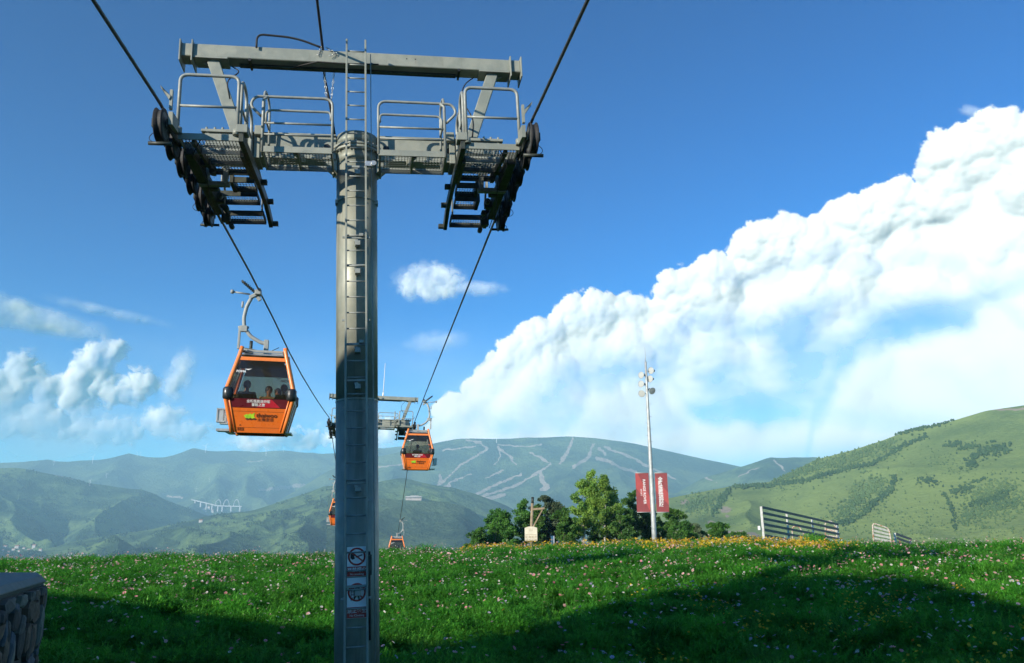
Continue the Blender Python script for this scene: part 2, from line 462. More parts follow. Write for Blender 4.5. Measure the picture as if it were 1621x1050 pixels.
sheet('meadow_hill', hill_prof, 520, 1150, -2.5, 620, 240, .8, 7, 210, 85, m_hill, 'smooth bright green hill with dark clumps of trees',
      bare=[(crop3([(300, 628), (380, 622), (450, 635)]), 5), (crop3([(1480, 80), (1540, 78), (1621, 76)]), 2)],
      rocks=[(1084, 795, 3), (1148, 807, 4), (1127, 828, 3), (1190, 762, 1.5), (1152, 817, 2)], keep=.05, stretch=3)

# haze: one closed box of even air
mb = MB().bx(-9000, 9000, -9000, 9000, -400, 640)
hm = bpy.data.materials.new('haze_air'); hm.use_nodes = True
t = NT(hm.node_tree); t.n.remove(t.n['Principled BSDF'])
pv = t.node('ShaderNodeVolumePrincipled'); pv.inputs['Color'].default_value = (.45, .80, 1.0, 1)
pv.inputs['Density'].default_value = 1.75e-4; pv.inputs['Anisotropy'].default_value = 0.0
t.l.new(pv.outputs[0], t.n['Material Output'].inputs['Volume'])
tag(mb.build('haze', hm), 'pale blue haze over the valley and mountains', kind='stuff')

# ------------------------------------------------------------------ clouds: relief surfaces standing far beyond the haze, lit by the sun
def vor(x, y, seed):
    xi = np.floor(x).astype(np.int64); yi = np.floor(y).astype(np.int64); best = np.full(x.shape, 9.0)
    for dx in (-1, 0, 1):
        for dy in (-1, 0, 1):
            cx, cy = xi + dx, yi + dy
            h = (cx * 374761393 + cy * 668265263 + seed * 974711) & 0x7fffffff
            h = ((h ^ (h >> 13)) * 1274126177) & 0x7fffffff
            px = cx + (h & 0x3ff) / 1024.0; py = cy + ((h >> 12) & 0x3ff) / 1024.0
            best = np.minimum(best, (px - x) ** 2 + (py - y) ** 2)
    return best
def billow(x, y, seed, octs=5, gain=.52, lac=2.05):
    s = 0; a = 1; tot = 0
    for k in range(octs):
        f = lac ** k
        s = s + a * np.sqrt(np.clip(1 - vor(x * f + k * 7.3, y * f, seed + k), 0, 1)); tot += a; a *= gain
    return s / tot
def cloud_mat(name, alb):
    m = bpy.data.materials.new(name); m.use_nodes = True; t = NT(m.node_tree)
    t.n.remove(t.n['Principled BSDF'])
    df = t.node('ShaderNodeBsdfDiffuse'); df.inputs[0].default_value = (alb, alb, alb, 1)
    tl = t.node('ShaderNodeBsdfTranslucent'); tl.inputs[0].default_value = (.6, .6, .6, 1)
    mx = t.node('ShaderNodeMixShader'); mx.inputs[0].default_value = .22
    t.l.new(df.outputs[0], mx.inputs[1]); t.l.new(tl.outputs[0], mx.inputs[2])
    tr = t.node('ShaderNodeBsdfTransparent'); a = t.node('ShaderNodeAttribute', attribute_name='dens')
    m2 = t.node('ShaderNodeMixShader'); t.l.new(a.outputs['Fac'], m2.inputs[0]); t.l.new(tr.outputs[0], m2.inputs[1]); t.l.new(mx.outputs[0], m2.inputs[2])
    t.l.new(m2.outputs[0], t.n['Material Output'].inputs[0])
    return m
M_CLOUD = cloud_mat('cloud_vapour', .56); M_CLOUDS = cloud_mat('small_cloud_vapour', .82)
def blur(H, s):
    k = np.exp(-np.arange(-int(3 * s), int(3 * s) + 1) ** 2 / (2.0 * s * s)); k /= k.sum(); n = len(k) // 2
    P = np.pad(H, n, 'edge'); P = sum(w * P[i:i + H.shape[0], :] for i, w in enumerate(k))
    return sum(w * P[:, i:i + H.shape[1]] for i, w in enumerate(k))
def cloud(name, a0, a1, e0, e1, step, fn, dist, relief, label, cat=None, kind=None, group=None):
    az = np.arange(a0, a1, step); el = np.arange(e0, e1, step)
    A, E_ = np.meshgrid(az, el)
    H, D = fn(A, E_)
    H = .32 * blur(H, 1.2) + .68 * blur(H, 5.0)
    r = dist - H * relief
    ca = np.cos(np.radians(E_))
    V = np.stack([r * np.sin(np.radians(A)) * ca, r * np.cos(np.radians(A)) * ca, r * np.sin(np.radians(E_)) + CZ], -1).reshape(-1, 3)
    F = grid_mesh(None, len(az), len(el)); d = D.ravel()
    F = F[(d[F] > .004).any(1)]
    used, inv = np.unique(F, return_inverse=True); F = inv.reshape(F.shape)
    me = np_mesh(name, V[used], F[:, ::-1]); attr(me, 'dens', d[used]); me.materials.append(M_CLOUD if relief > 200 else M_CLOUDS)
    return tag(mobj(name, me), label, cat, group, kind)
def csm(A, pts, w=3):
    a = A[0]; v = np.interp(a, [p[0] for p in pts], [p[1] for p in pts]); v = np.convolve(np.pad(v, w, 'edge'), np.ones(2 * w + 1) / (2 * w + 1), 'valid'); return np.tile(v, (A.shape[0], 1))
def curve(A, pts): return np.interp(A, [p[0] for p in pts], [p[1] for p in pts])
def bank(A, E_):
    wx = fbm(A / 2.2, E_ / 2.2, 4, 101) ; wy = fbm(A / 2.2 + 9, E_ / 2.2, 4, 102)
    x = A + wx * .8; y = E_ + wy * .8
    B = billow(x / 2.7, y / 2.5, 201, 6); B2 = billow(x / 2.9 + 5, y / 2.2, 301, 5, .5); B3 = billow(x / 3.4 + 9, y / 2.6, 401, 5, .5)
    fine = fbm(A * 2.2, E_ * 2.2, 4, 111)
    main = csm(A, [(-14, 2), (-8, 6.5), (-5.6, 9.2), (-3.3, 11.4), (-1.6, 12.1), (-.4, 14.0), (2.1, 15.2), (2.9, 16.6), (4.6, 17.3), (6.7, 17.6), (8.4, 17.4), (11.1, 16.6), (11.6, 17.8), (12.8, 18.2), (13.6, 19.4), (15.2, 19.7), (17.5, 19.6), (18.3, 21.3), (19.3, 22.0), (21.2, 21.8), (22.2, 21.0), (22.9, 21.8), (25.1, 22.5), (26.5, 21.9), (27.8, 22.9), (30.3, 22.8), (31.0, 24.3), (31.9, 25.5), (33.8, 25.7), (36, 24.8), (45, 23), (52, 17), (60, 6)])
    r2 = curve(A, [(-14, 0), (-6, 3), (-3, 8.0), (0, 11.5), (2.3, 13.2), (4.2, 14.9), (9, 15.7), (11.8, 16.6), (14.2, 17.8), (18.1, 17.0), (22.6, 18.3), (24.2, 17.8), (26.5, 16.9), (28, 17.2), (29.5, 16.7), (31.2, 15.8), (32.1, 14.4), (33, 13.2), (34, 12), (40, 10), (60, 3)])
    r3 = curve(A, [(-14, -9), (18, -4), (21, 7), (22.9, 10.3), (24.3, 11.8), (26, 12.7), (28.6, 12.6), (30.8, 13.1), (32, 14.1), (34, 14.2), (38, 13), (50, 9), (60, 0)])
    r4 = curve(A, [(-14, -9), (-6, 4), (-2, 7.6), (2.2, 8.0), (4.6, 8.6), (6, 10.4), (8.8, 11.5), (11.5, 10.9), (13.1, 8.8), (16, 6), (24, 2), (60, -9)])
    r5 = curve(A, [(-14, 6.4), (-12, 6.6), (-6.9, 6.8), (-3.3, 7.6), (.8, 7.2), (5.8, 7.1), (8.5, 6.6), (10.3, 7.0), (13, 7.5), (16, 7.8), (17.3, 7.4), (19.4, 7.6), (22.5, 6.9), (24.4, 6.4), (30, 5.5), (60, -3)])
    def sat(d, w): return np.sqrt(np.clip(d / w, 0, 1) * (2 - np.clip(d / w, 0, 1)))
    d1 = main - .10 - E_ + (B - .72) * 2.4 + (billow(x / .8, y / .8, 701, 3) - .75) * .9 + .10 * fine
    d2 = r2 - E_ + (B2 - .74) * 2.4 - .4
    d3 = r3 - E_ + (B3 - .74) * 2.6 - .3
    d4 = r4 - E_ + (B2 - .74) * 2.6
    d5 = r5 - E_ + (B3 - .74) * 1.8
    # piled puffs: rounded heads along the top outline, larger heads below and in front
    r = np.random.default_rng(44); px = A + wx * .35; py = E_ + wy * .35
    rough = (billow(A / 1.05, E_ / 1.0, 811, 5, .55) - .72)
    heads = []; a = -5.0
    while a < 56:
        q = r.uniform(.9, 2.7) * (.75 + .25 * min(1, max(0, (a + 5) / 15))); c = float(np.interp(a, A[0], main[0])); heads.append((a, c - q * .92, q, 0.0)); a += q * r.uniform(.65, 1.15)
    for _ in range(230):
        a = r.uniform(-6, 56); c = float(np.interp(a, A[0], main[0])); e = r.uniform(4.5, max(5, c - 1.2)); q = r.uniform(.7, 1.9) * (1 if c - e > 2.5 else .6)
        heads.append((a, e, q, (c - e) * .24 + r.normal(0, .22)))
    heads.sort(key=lambda t_: t_[3])
    H = .2 * sat(d1, 1.6) + np.clip(main - E_, 0, 30) * .24 + .02; top = np.full(A.shape, -9.0)
    for a, e, q, z in heads:
        dd = np.hypot(px - a, (py - e) * 1.08); m_ = q * (1 + rough * .75) ; k = dd < m_
        h_ = z + np.sqrt(np.clip(m_ * m_ - dd * dd, 0, None)) * .56
        H = np.where(k, np.maximum(H, h_), H)
        if z == 0.0: top = np.maximum(top, (m_ - dd))
    d1 = np.maximum(d1 - .75, top)
    H = H + .9 * rough + .5 * B
    soft = sstep(18.5, 9.5, E_ - .16 * (A - 15))
    H = H * (1 - soft * .85) + blur(H, 15) * soft * .85
    D = sstep(0, .22, d1)
    # cloud shade painted as transparency: below the ridges sky blue stands in for shading
    thin = fbm(A / 5.5 + 3, E_ / 3.6, 4, 131)
    under2 = sstep(.8, 3.5, d2) * (1 - sstep(0, 1.2, d3)) * (1 - .8 * sstep(0, 1.5, d4)) * (1 - .8 * sstep(0, 1.0, d5))
    D = D * (1 - under2 * np.clip(.46 + thin * .75, .10, .70))
    for dk, am in ((d2, .16), (d3, .30), (d5, .22)):  # darker bluish band painted in above each ridge by lowering opacity
        D = D * (1 - am * np.exp(-((dk + .7) / .85) ** 2) * (dk < .3) * sstep(.3, -.1, dk) * sstep(.6, 1.8, d1))
    hole = np.exp(-((A - 28.5) / 3.6) ** 2 - ((E_ - 14.3) / .8) ** 2)
    D = D * (1 - .45 * hole * (1 - sstep(-.2, .8, d3)))
    low = sstep(2.5, .3, d5 * 0 + E_ - 4.2)
    D = D * (1 - .6 * low)
    D = D * (1 - .5 * sstep(-3, -9, A) * sstep(9.5, 7.5, E_))
    return H, np.clip(D, 0, 1)
cloud('cloud_bank', -14, 60, 3.0, 27.5, .072, bank, 14500, 330, 'towering white cumulus bank rising behind the hills', kind='stuff')
def puffs(A, E_):
    x = A + fbm(A / 1.1, E_ / 1.1, 4, 141) * .45; y = E_ + fbm(A / 1.1 + 4, E_ / 1.1, 4, 142) * .45
    B = billow(x / .95, y / .9, 211, 5, .55)
    d = np.full(A.shape, -9.0)
    for cx, cy, rx, ry in ((-34.2, 8.6, 2.4, 1.7), (-32.3, 10.0, 1.2, 1.5), (-30.9, 9.4, 1.2, .9), (-29.2, 9.5, 1.5, 1.6), (-28.4, 11.3, 1.2, 1.2), (-27.4, 12.2, .8, .8), (-26.9, 9.5, 1.3, .8), (-25.5, 10.2, .9, 1.1),
                           (-24.0, 7.8, 1.3, .9), (-22.6, 7.1, 1.8, .7), (-31.2, 7.4, 3.2, 1.3), (-27.8, 7.0, 2.6, .9), (-18.2, 6.5, 1.2, .5), (-15.4, 6.8, 2.4, .7), (-11.8, 6.9, 2.6, .8), (-9.6, 7.6, 1.6, 1.0), (-38, 8.5, 3, 2.4), (-44, 8, 4, 2.2), (-52, 7, 4, 1.5)):
        d = np.maximum(d, (1 - np.hypot((x - cx) / rx, (y - cy) / ry)) * min(rx, ry) * .9)
    d = d + (B - .70) * 1.7 + .1 * fbm(A * 2, E_ * 2, 3, 143)
    H = 1.5 * np.sqrt(np.clip(d / 1.2, 0, 1)) + .9 * B
    D = sstep(0, .55, d) * (.82 + .6 * fbm(A / 1.8, E_ / 1.8, 3, 145)) * (.35 + .65 * sstep(6.2, 9.8, E_ + .8 * fbm(A / 2, E_ / 2, 2, 146) + 1.6 * sstep(-22, -19, A)))
    return H, np.clip(D * 1.15, 0, .96)
cloud('cloud_bank', -60, -8, 4.5, 14.5, .07, puffs, 15500, 130, 'broken line of small white cumulus low over the far ridge', kind='stuff')
def veil(A, E_):  # added sheet that lays a pale haze tone over the low sky
    n = fbm(A / 9, E_ / 3, 4, 150)
    D = sstep(17, 3.5, E_) * (.30 + .35 * n)
    return 0 * A, np.clip(D, 0, .5) * sstep(-88, -70, A) * sstep(88, 70, A)
cloud('haze_sheet', -90, 90, 2.0, 18, .4, veil, 16800, 1, 'added pale sheet standing in for haze low across the whole horizon', kind='stuff')
def blob(cx, cy, rx, ry, seed, dens=.9, rot=0.0, sc=.8, amp=.5, edge=.5):
    def fn(A, E_):
        x = A + fbm(A / sc, E_ / sc, 4, seed) * sc * .4; y = E_ + fbm(A / sc + 7, E_ / sc, 4, seed + 1) * sc * .4
        B = billow(x / sc, y / sc, seed + 2, 4, .55)
        dx, dy = A - cx, E_ - cy; c, s_ = math.cos(rot), math.sin(rot)
        dx, dy = dx * c + dy * s_, dy * c - dx * s_
        d = (1 - np.hypot(dx / rx, dy / ry)) * min(rx, ry) + (B - .72) * amp * 2 * min(rx, ry)
        return 1.0 * np.sqrt(np.clip(d / ry, 0, 1)) + .7 * B, np.clip(sstep(0, edge * ry, d) * dens * (.8 + .6 * fbm(A / 1.5, E_ / 1.5, 4, seed + 5)), 0, 1)
    return fn
for cx, cy, rx, ry, seed, dens, rot, sc, edge, lab in (
    (-23.3, 10.8, 1.0, 2.0, 500, .9, -.3, .7, .5, 'upright white puff of cloud above the low cumulus beside the tower'),
    (-6.2, 18.3, 2.7, 1.45, 520, .85, .05, .9, .6, 'lone soft white cloud in the blue between the tower and the big bank'),
    (-2.6, 17.9, 2.4, .6, 540, .4, 0, .8, .9, 'faint wisp trailing from the lone soft white cloud'),
    (-34.0, 13.9, 6.0, 1.05, 560, .95, -.12, 2.6, .7, 'flat white cloud streak high over the small cumulus'),
    (-28.0, 14.6, 4.0, .45, 580, .35, -.12, 1.2, .9, 'thin wispy streak trailing from the flat white cloud'),
    (33.2, 25.8, 1.0, .42, 600, .4, -.6, .5, .9, 'tiny wisp of cloud just above the top of the big bank'),
    (-5.6, 14.0, 2.6, .9, 620, .3, .1, 1.2, .9, 'pale thin cloud patch low beside the tower pole')):
    m_ = max(rx, ry) * 1.5
    cloud('cloud', cx - m_, cx + m_, cy - m_ * (.6 if rx > ry else 1), cy + m_ * (.6 if rx > ry else 1), .06, blob(cx, cy, rx, ry, seed, dens, rot, sc,   .5, edge), 13800, 120, lab, cat='cloud')

# ------------------------------------------------------------------ object materials
M_STEEL = mat('painted_grey_steel', (.26, .275, .23), .5, .05, vscale=3.2, color2=(.20, .22, .19), bump=.05, bscale=30, dirt=((.17, .165, .13), .58, (6, 6, 1.2), .55))
M_POLE = mat('galvanised_pole_steel', (.29, .30, .245), .50, .22, vscale=1.6, color2=(.20, .22, .18), bump=.04, bscale=14, dirt=((.13, .135, .10), .50, (5, 5, .35), .7))
M_RAIL = mat('galvanised_tube', (.27, .29, .265), .5, .1, vscale=8, color2=(.21, .23, .215))
M_DARK = mat('olive_dark_steel', (.055, .065, .05), .55, .3, vscale=9, color2=(.03, .035, .03), bump=.05)
M_GRATE = mat('galvanised_grating', (.34, .36, .34), .6, .1, vscale=12)
M_RUBBER = mat('black_rubber', (.018, .019, .02), .7, 0, vscale=20)
M_WHEEL = mat('sheave_grey', (.15, .16, .15), .5, .4, vscale=10, color2=(.08, .085, .08))
M_CABLE = mat('wire_rope_steel', (.10, .105, .10), .5, .6, vscale=30)
M_BOLT = mat('zinc_bolt', (.5, .52, .5), .35, .7, vscale=20)
M_WHITE = mat('white_enamel', (.74, .75, .76), .4, 0, var=.08, vscale=5)
M_RED = mat('red_enamel', (.42, .035, .02), .45, 0, var=.2, vscale=5)
M_BLACK = mat('black_print', (.012, .012, .014), .5, 0, var=.1)
M_TEXTW = mat('white_print', (.72, .72, .70), .5, 0, var=.05)

# ------------------------------------------------------------------ lift tower
LA, LT = R(-9.43), R(2.35)
ley = Vector((math.sin(LA), math.cos(LA), 0)); _lx = Vector((math.cos(LA), -math.sin(LA), 0)); _lz = Vector((0, 0, 1))
LEX = _lx * math.cos(LT) + _lz * math.sin(LT); LEZ = -_lx * math.sin(LT) + _lz * math.cos(LT)
CH = 9.62                                    # height of the crossarm centre over the base
T1C = Vector((-2.783, 13.0, 8.436))
def frame(origin, pitch=0.0, ex=LEX, ez=LEZ):
    M = Matrix((ex, ley, ez)).transposed()
    M = M @ Matrix.Rotation(pitch, 3, 'X')
    M4 = M.to_4x4(); M4.translation = origin; return M4
def grating_mesh(x0, x1, y0, y1, z, bars=(.048, .05)):
    b = MB(); h = .014
    n = max(2, int((x1 - x0) / bars[0]))
    for i in range(n + 1):
        x = x0 + (x1 - x0) * i / n; b.bx(x - .0035, x + .0035, y0, y1, z - h, z)
    n = max(2, int((y1 - y0) / bars[1] / 1.4))
    for i in range(n + 1):
        y = y0 + (y1 - y0) * i / n; b.bx(x0, x1, y - .004, y + .004, z - h + .004, z - .006)
    return b
def build_tower():
    t = thing('lift_tower', 'tall grey lift tower close by, ladder up its pole and two warning signs', 'lift tower')
    h = CH
    B = lambda: MB()
    # pole: two welded lengths
    b = B().tube([(0, 0, -.6), (0, 0, 5.02)], .345, 40).tube([(0, 0, 5.02), (0, 0, 5.05)], .352, 40, cap=False).tube([(0, 0, 5.05), (0, 0, h - .32)], [.345, .36], 40)
    b.tube([(0, 0, h - 1.06), (0, 0, h - 1.03)], .366, 40)
    pole = b.build('pole', M_POLE, t)
    b = B()
    for z in (h - .10, h - .035): b.cyl((0, 0, z - .024), (0, 0, z + .024), .445, n=40)
    b.build('flange', M_STEEL, pole, bevel=.006)
    b = B()
    for k in range(24):
        a = 2 * PI * k / 24; b.cyl((.415 * math.cos(a), .415 * math.sin(a), h - .155), (.415 * math.cos(a), .415 * math.sin(a), h + .02), .014, n=6)
    b.build('flange_bolts', M_BOLT, pole)
    b = B().cyl((0, 0, h - .33), (0, 0, h - .12), .36, .39, 40).cyl((0, 0, h), (0, 0, h + .215), .385, n=40); b.build('pole_head', M_POLE, pole)
    for s in (-1, 1):
        b = B().bx(s * .34, s * .425, -.05, .04, h - .47, h - .36).bx(s * .40, s * .43, -.09, .08, h - .50, h - .33); b.build('clamp_bracket', M_STEEL, pole, bevel=.005)
        b = B().bx(s * .30, s * .37, -.16, -.04, h - 1.09, h - 1.02); b.build('lug', M_STEEL, pole)
    # crossarm: recessed web box beam with flanges
    for s in (-1, 1):
        b = B()
        b.bx(s * .36, s * 2.55, -.17, .17, h - .24, h + .185)
        b.bx(s * .36, s * 2.56, -.21, .21, h + .187, h + .215).bx(s * .36, s * 2.56, -.21, .21, h - .27, h - .242)
        ca = b.build('crossarm', M_STEEL, t, bevel=.004)
        b = B().prism([(s * .34, h - .245), (s * .62, h - .245), (s * .34, h - .50)], -.17, .17)
        b.build('gusset', M_STEEL, ca)
        for x in (.52, 1.66): B().cyl((s * x, -.185, h - .02), (s * x, -.168, h - .02), .055, n=18).build('port_hole', M_BLACK, ca)
        b = B().bx(s * 1.66, s * 1.76, -.24, .24, h - .30, h + .28).bx(s * 1.80, s * 1.84, -.26, .26, h - .26, h + .22)
        b.build('end_plate', M_STEEL, ca, bevel=.006)
        b = B().bx(s * 1.60, s * 1.74, -.34, -.245, h + .10, h + .27); b.build('junction_box', M_STEEL, ca, bevel=.006)
    # upper lifting beam
    ub = B().bx(-3.08, 3.08, -.15, .15, h + 1.70, h + 1.955)
    ub = ub.build('lifting_beam', M_STEEL, t, bevel=.012)
    for s in (-1, 1):
        for x in (3.09, 2.885):
            B().bx(s * (x - .012), s * (x + .012), -.21, .21, h + 1.575, h + 2.0).build('end_flange', M_STEEL, ub, bevel=.004)
        b = B().prism([(s * 2.84, h + 1.695), (s * 2.30, h + 1.695), (s * 2.44, h + 1.66), (s * 2.47, h + 1.44), (s * 2.62, h + 1.6)], -.012, .012)
        b.bx(s * 2.28, s * 2.86, -.17, .17, h + 1.665, h + 1.697).build('gusset', M_STEEL, ub)
        st = B().beam((s * 2.545, 0, h + 1.68), (s * 2.06, 0, h + .21), .21, .20, up=(0, 1, 0)).build('strut', M_STEEL, t, bevel=.012)
        B().bx(s * 1.90, s * 2.24, -.2, .2, h + .217, h + .245).build('base_plate', M_STEEL, st)
    B().bx(-2.1, 1.85, .02, .10, h + 1.655, h + 1.698).build('cable_tray', M_DARK, ub)
    b = B()
    for x in (.92, 1.08): b.cyl((x, -.153, h + 1.86), (x, -.149, h + 1.86), .013, n=8)
    for x in (1.9, -1.9): b.bx(x - .02, x + .02, -.16, .16, h + 1.65, h + 1.70)
    b.build('bolt_heads', M_BLACK, ub)
    b = B().tube(hoop([(-2.25, .05, h + 1.66), (-2.05, -.05, h + 1.48), (-2.3, -.1, h + 1.28), (-2.22, -.1, h + .9)], .2), .012, 6)
    b.tube(hoop([(2.2, .05, h + 1.66), (2.0, -.05, h + 1.45), (1.9, -.1, h + 1.1), (2.15, -.1, h + .7), (2.1, -.1, h + .3)], .25), .012, 6)
    b.tube([(0.4, -.17, h + 1.70), (-.2, -.19, h + 1.665), (-.7, -.17, h + 1.69), (-1.2, .0, h + 1.65)], .014, 6)
    b.build('conduit', M_RUBBER, ub)
    # ladder
    lad = sub('ladder', t)
    y = -.53
    for s in (-1, 1):
        B().bx(s * .150, s * .182, y - .045, y + .035, -.4, h + 1.93).build('rail', M_STEEL if s < 0 else M_STEEL, lad, bevel=.003)
    rung = MB().cyl((-.152, y, 0), (.152, y, 0), .013, n=8).mesh('rung'); rung.materials.append(M_RAIL)
    z = -.1; k = 0
    while z < h + 1.85:
        if not (h - .08 < z < h - .02): mobj('rung', rung, lad, loc=(0, 0, z))
        z += .272
    for i, z in enumerate((h - 1.86, h - 2.36, h - 3.72, h - 4.32, h - 5.95, h - 7.5, h - .55)):
        br = B().bx(-.15, .15, y + .02, y + .045, z - .02, z + .02).bx(-.03, .03, y + .03, -.3, z - .07, z - .03).bx(-.02, .07, y - .0, y + .14, z - .14, z - .06)
        if i in (0, 2): br.bx(.05, .12, y - .03, y + .02, z + .01, z + .06)
        br.build('wall_bracket', M_RAIL, lad, bevel=.004)
    lb = B()
    for z in np.arange(.5, h - 1, 1.45):
        for s in (-1, 1): lb.box((s * .20, y, z), (.05, .03, .03))
    lb.build('rail_clamp', M_RAIL, lad)
    b = B().cyl((.285, y + .06, -.3), (.255, y + .03, h + 1.68), .0085, n=6); b.build('safety_cable', M_RAIL, lad)
    b = B().box((.23, y - .02, h - .52), (.16, .07, .10)).cyl((.30, y - .06, h - .52), (.30, y - .08, h - .52), .05, n=14); b.build('cable_tensioner', M_BOLT, lad, bevel=.006)
    # warning signs strapped behind the rungs
    yy = y + .075
    def sign(z0, z1, zr, label, cn, en, picto):
        sg = B().bx(-.138, .158, yy, yy + .012, z0, z1).build('warning_sign', M_WHITE, t, label=label)
        B().bx(-.136, .156, yy - .003, yy - .0005, z0 + .004, zr).build('red_panel', M_RED, sg)
        text('lettering', cn, .072 if len(cn) == 4 else .08, sg, (.01, yy - .0045, zr - (zr - z0) * .36), (PI / 2, 0, 0), M_TEXTW, bold=.001)
        text('lettering', en, .042, sg, (.01, yy - .0045, z0 + (zr - z0) * .24), (PI / 2, 0, 0), M_TEXTW)
        cz = (z1 + zr) / 2; rad = min((z1 - zr) * .46, .135)
        ring = MB(); ring.lathe([(rad * .80, -.002), (rad * .80, -.004), (rad, -.004), (rad, -.002)], 32, 'y', (.01, yy, cz))
        c, s_ = math.cos(R(-45)), math.sin(R(-45))
        ring.build('prohibition_ring', M_RED, sg)
        picto(sg, cz, rad, yy)
        M = Matrix.Rotation(R(-45 if 'climb' in label else -38), 3, 'Y').inverted()
        MB().box((.01, yy - .0075, cz), (rad * 1.75, .0015, rad * .17), M).build('slash', M_RED, sg)
    def p_smoke(sg, cz, r, yy):
        b = MB().prism([(-.08, cz + .05), (-.045, cz + .03), (-.02, cz + .045), (.0, cz + .02), (-.03, cz + .005), (-.02, cz - .03), (-.055, cz - .045), (-.085, cz - .02)], yy - .006, yy - .003)
        b.prism([(-.01, cz + .0), (.09, cz + .028), (.094, cz + .014), (-.005, cz - .016)], yy - .006, yy - .003)
        b.build('pictogram', M_BLACK, sg)
    def p_climb(sg, cz, r, yy):
        b = MB()
        for x in (-.075, -.03): b.bx(x - .005, x + .005, yy - .006, yy - .003, cz - .12, cz + .10)
        for z in (-.08, -.035, .01, .055): b.bx(-.08, -.025, yy - .006, yy - .003, cz + z - .004, cz + z + .004)
        b.prism([(-.03, cz + .09), (.04, cz + .085), (.075, cz + .02), (.045, cz - .02), (.0, cz + .0), (-.01, cz + .05)], yy - .0065, yy - .003)
        b.prism([(.0, cz + .01), (.035, cz - .0), (.05, cz - .06), (.055, cz - .115), (.035, cz - .115), (.02, cz - .05)], yy - .0065, yy - .003)
        b.prism([(-.005, cz + .0), (.018, cz - .01), (.0, cz - .07), (-.03, cz - .11), (-.04, cz - .10), (-.018, cz - .05)], yy - .0065, yy - .003)
        b.lathe([(0, -.006), (.017, -.006), (.017, -.003)], 12, 'y', (.088, yy, cz + .075))
        b.build('pictogram', M_BLACK, sg)
    sign(h - 7.36, h - 6.92, h - 7.21, 'white no smoking sign with a red lower panel', '\u4e25\u7981\u70df\u706b', 'No smoking', p_smoke)
    sign(h - 7.96, h - 7.375, h - 7.80, 'larger white no climbing sign with a red lower panel', '\u7981\u6b62\u6500\u767b', 'No Climbing', p_climb)
    b = B().tube([(.20, -.32, h - 8.3), (.20, -.33, h - 7.0)], .018, 8).bx(.15, .235, -.40, -.30, h - 7.35, h - 7.05); b.build('conduit', M_DARK, pole)
    # middle platforms beside the pole
    for s in (-1, 1):
        pf = B().bx(s * .385, s * 1.54, -.915, -.885, h - .53, h - .42).bx(s * .385, s * 1.54, -.25, -.22, h - .53, h - .43)
        pf.bx(s * .385, s * .415, -.885, -.25, h - .53, h - .43).bx(s * 1.51, s * 1.54, -.885, -.25, h - .53, h - .43).bx(s * .94, s * .97, -.885, -.25, h - .53, h - .45)
        pf = pf.build('platform_frame', M_STEEL, t, bevel=.004)
        o = grating_mesh(s * .42 if s > 0 else -.93, s * .93 if s > 0 else -.42, -.88, -.26, h - .455).build('grating', M_GRATE, pf)
        o = grating_mesh(.98 if s > 0 else -1.5, 1.5 if s > 0 else -.98, -.88, -.26, h - .455).build('grating', M_GRATE, pf)
        B().beam((s * 1.0, -.86, h - .5), (s * .9, -.2, h - .3), .05, .08).build('bracket', M_STEEL, pf)
        rl = B(); yv = -.90
        rl.tube(hoop([(s * .385, yv, h - .50), (s * .385, yv, h + .505), (s * 1.66, yv, h + .50), (s * 1.74, yv + .02, h + .34), (s * 1.55, yv + .02, h + .14)], .15), .024, 10)
        rl.tube([(s * 1.52, yv, h - .52), (s * 1.52, yv, h + .44), (s * 1.45, yv, h + .50)], .026, 10)
        rl.build('guard_rail', M_RAIL, pf)
        B().tube(hoop([(s * .41, yv, h + .10), (s * .41, yv, h + .25), (s * 1.47, yv, h + .25), (s * 1.47, yv, h + .0)], .10), .021, 8).build('guard_rail', M_RAIL, pf)
        B().tube([(s * .40, yv, h + .01), (s * 1.52, yv, h + .01)], .019, 8).build('guard_rail', M_RAIL, pf)
        B().tube([(s * .40, yv, h - .20), (s * 1.52, yv, h - .20)], .017, 8).build('guard_rail', M_RAIL, pf)
        B().tube(hoop([(s * 1.52, -.85, h - .5), (s * 1.52, -.82, h + .72), (s * 1.50, -.32, h + .72), (s * 1.50, -.26, h - .45)], .22), .022, 8).tube([(s * 1.52, -.84, h + .2), (s * 1.5, -.28, h + .2)], .018, 6).build('guard_rail', M_RAIL, pf)
    # outer walkways along the sheave trains: stepped treads
    treads = [(-1.40, -.92, -.50, 1.80, 2.72), (-.88, -.40, -.42, 1.82, 2.62), (-.36, .12, -.36, 1.82, 2.45), (.62, 1.02, -.27, 1.86, 2.28), (1.14, 1.54, -.31, 1.88, 2.62), (1.70, 2.12, -.47, 1.84, 2.60)]
    for s in (-1, 1):
        wk = sub('walkway', t)
        for i, (y0, y1, z, x0, x1) in enumerate(treads):
            if s > 0 and i == 4: x1 = 2.35
            f = B().bx(s * x0, s * x1, y0 - .012, y0 + .012, h + z - .11, h + z).bx(s * x0, s * x1, y1 - .012, y1 + .012, h + z - .11, h + z)
            f.bx(s * x0, s * (x0 + .022), y0 + .012, y1 - .012, h + z - .09, h + z).bx(s * x1, s * (x1 - .022), y0 + .012, y1 - .012, h + z - .09, h + z)
            if i >= 3:
                f.bx(s * (x1 - .05), s * (x1 + .02), y0 - .03, y1 + .02, h + z - .12, h + z + .05)
            f.build('tread_frame', M_STEEL if i == 0 else M_DARK, wk, bevel=.003)
            grating_mesh(min(s * x0, s * x1) + .03, max(s * x0, s * x1) - .03, y0 + .015, y1 - .015, h + z - .03, (.048, .05)).build('tread_grating', M_GRATE, wk)
        # stringer
        b = B()
        P = [(-1.45, -.56), (-.5, -.50), (.5, -.42), (1.4, -.40), (2.2, -.53)]
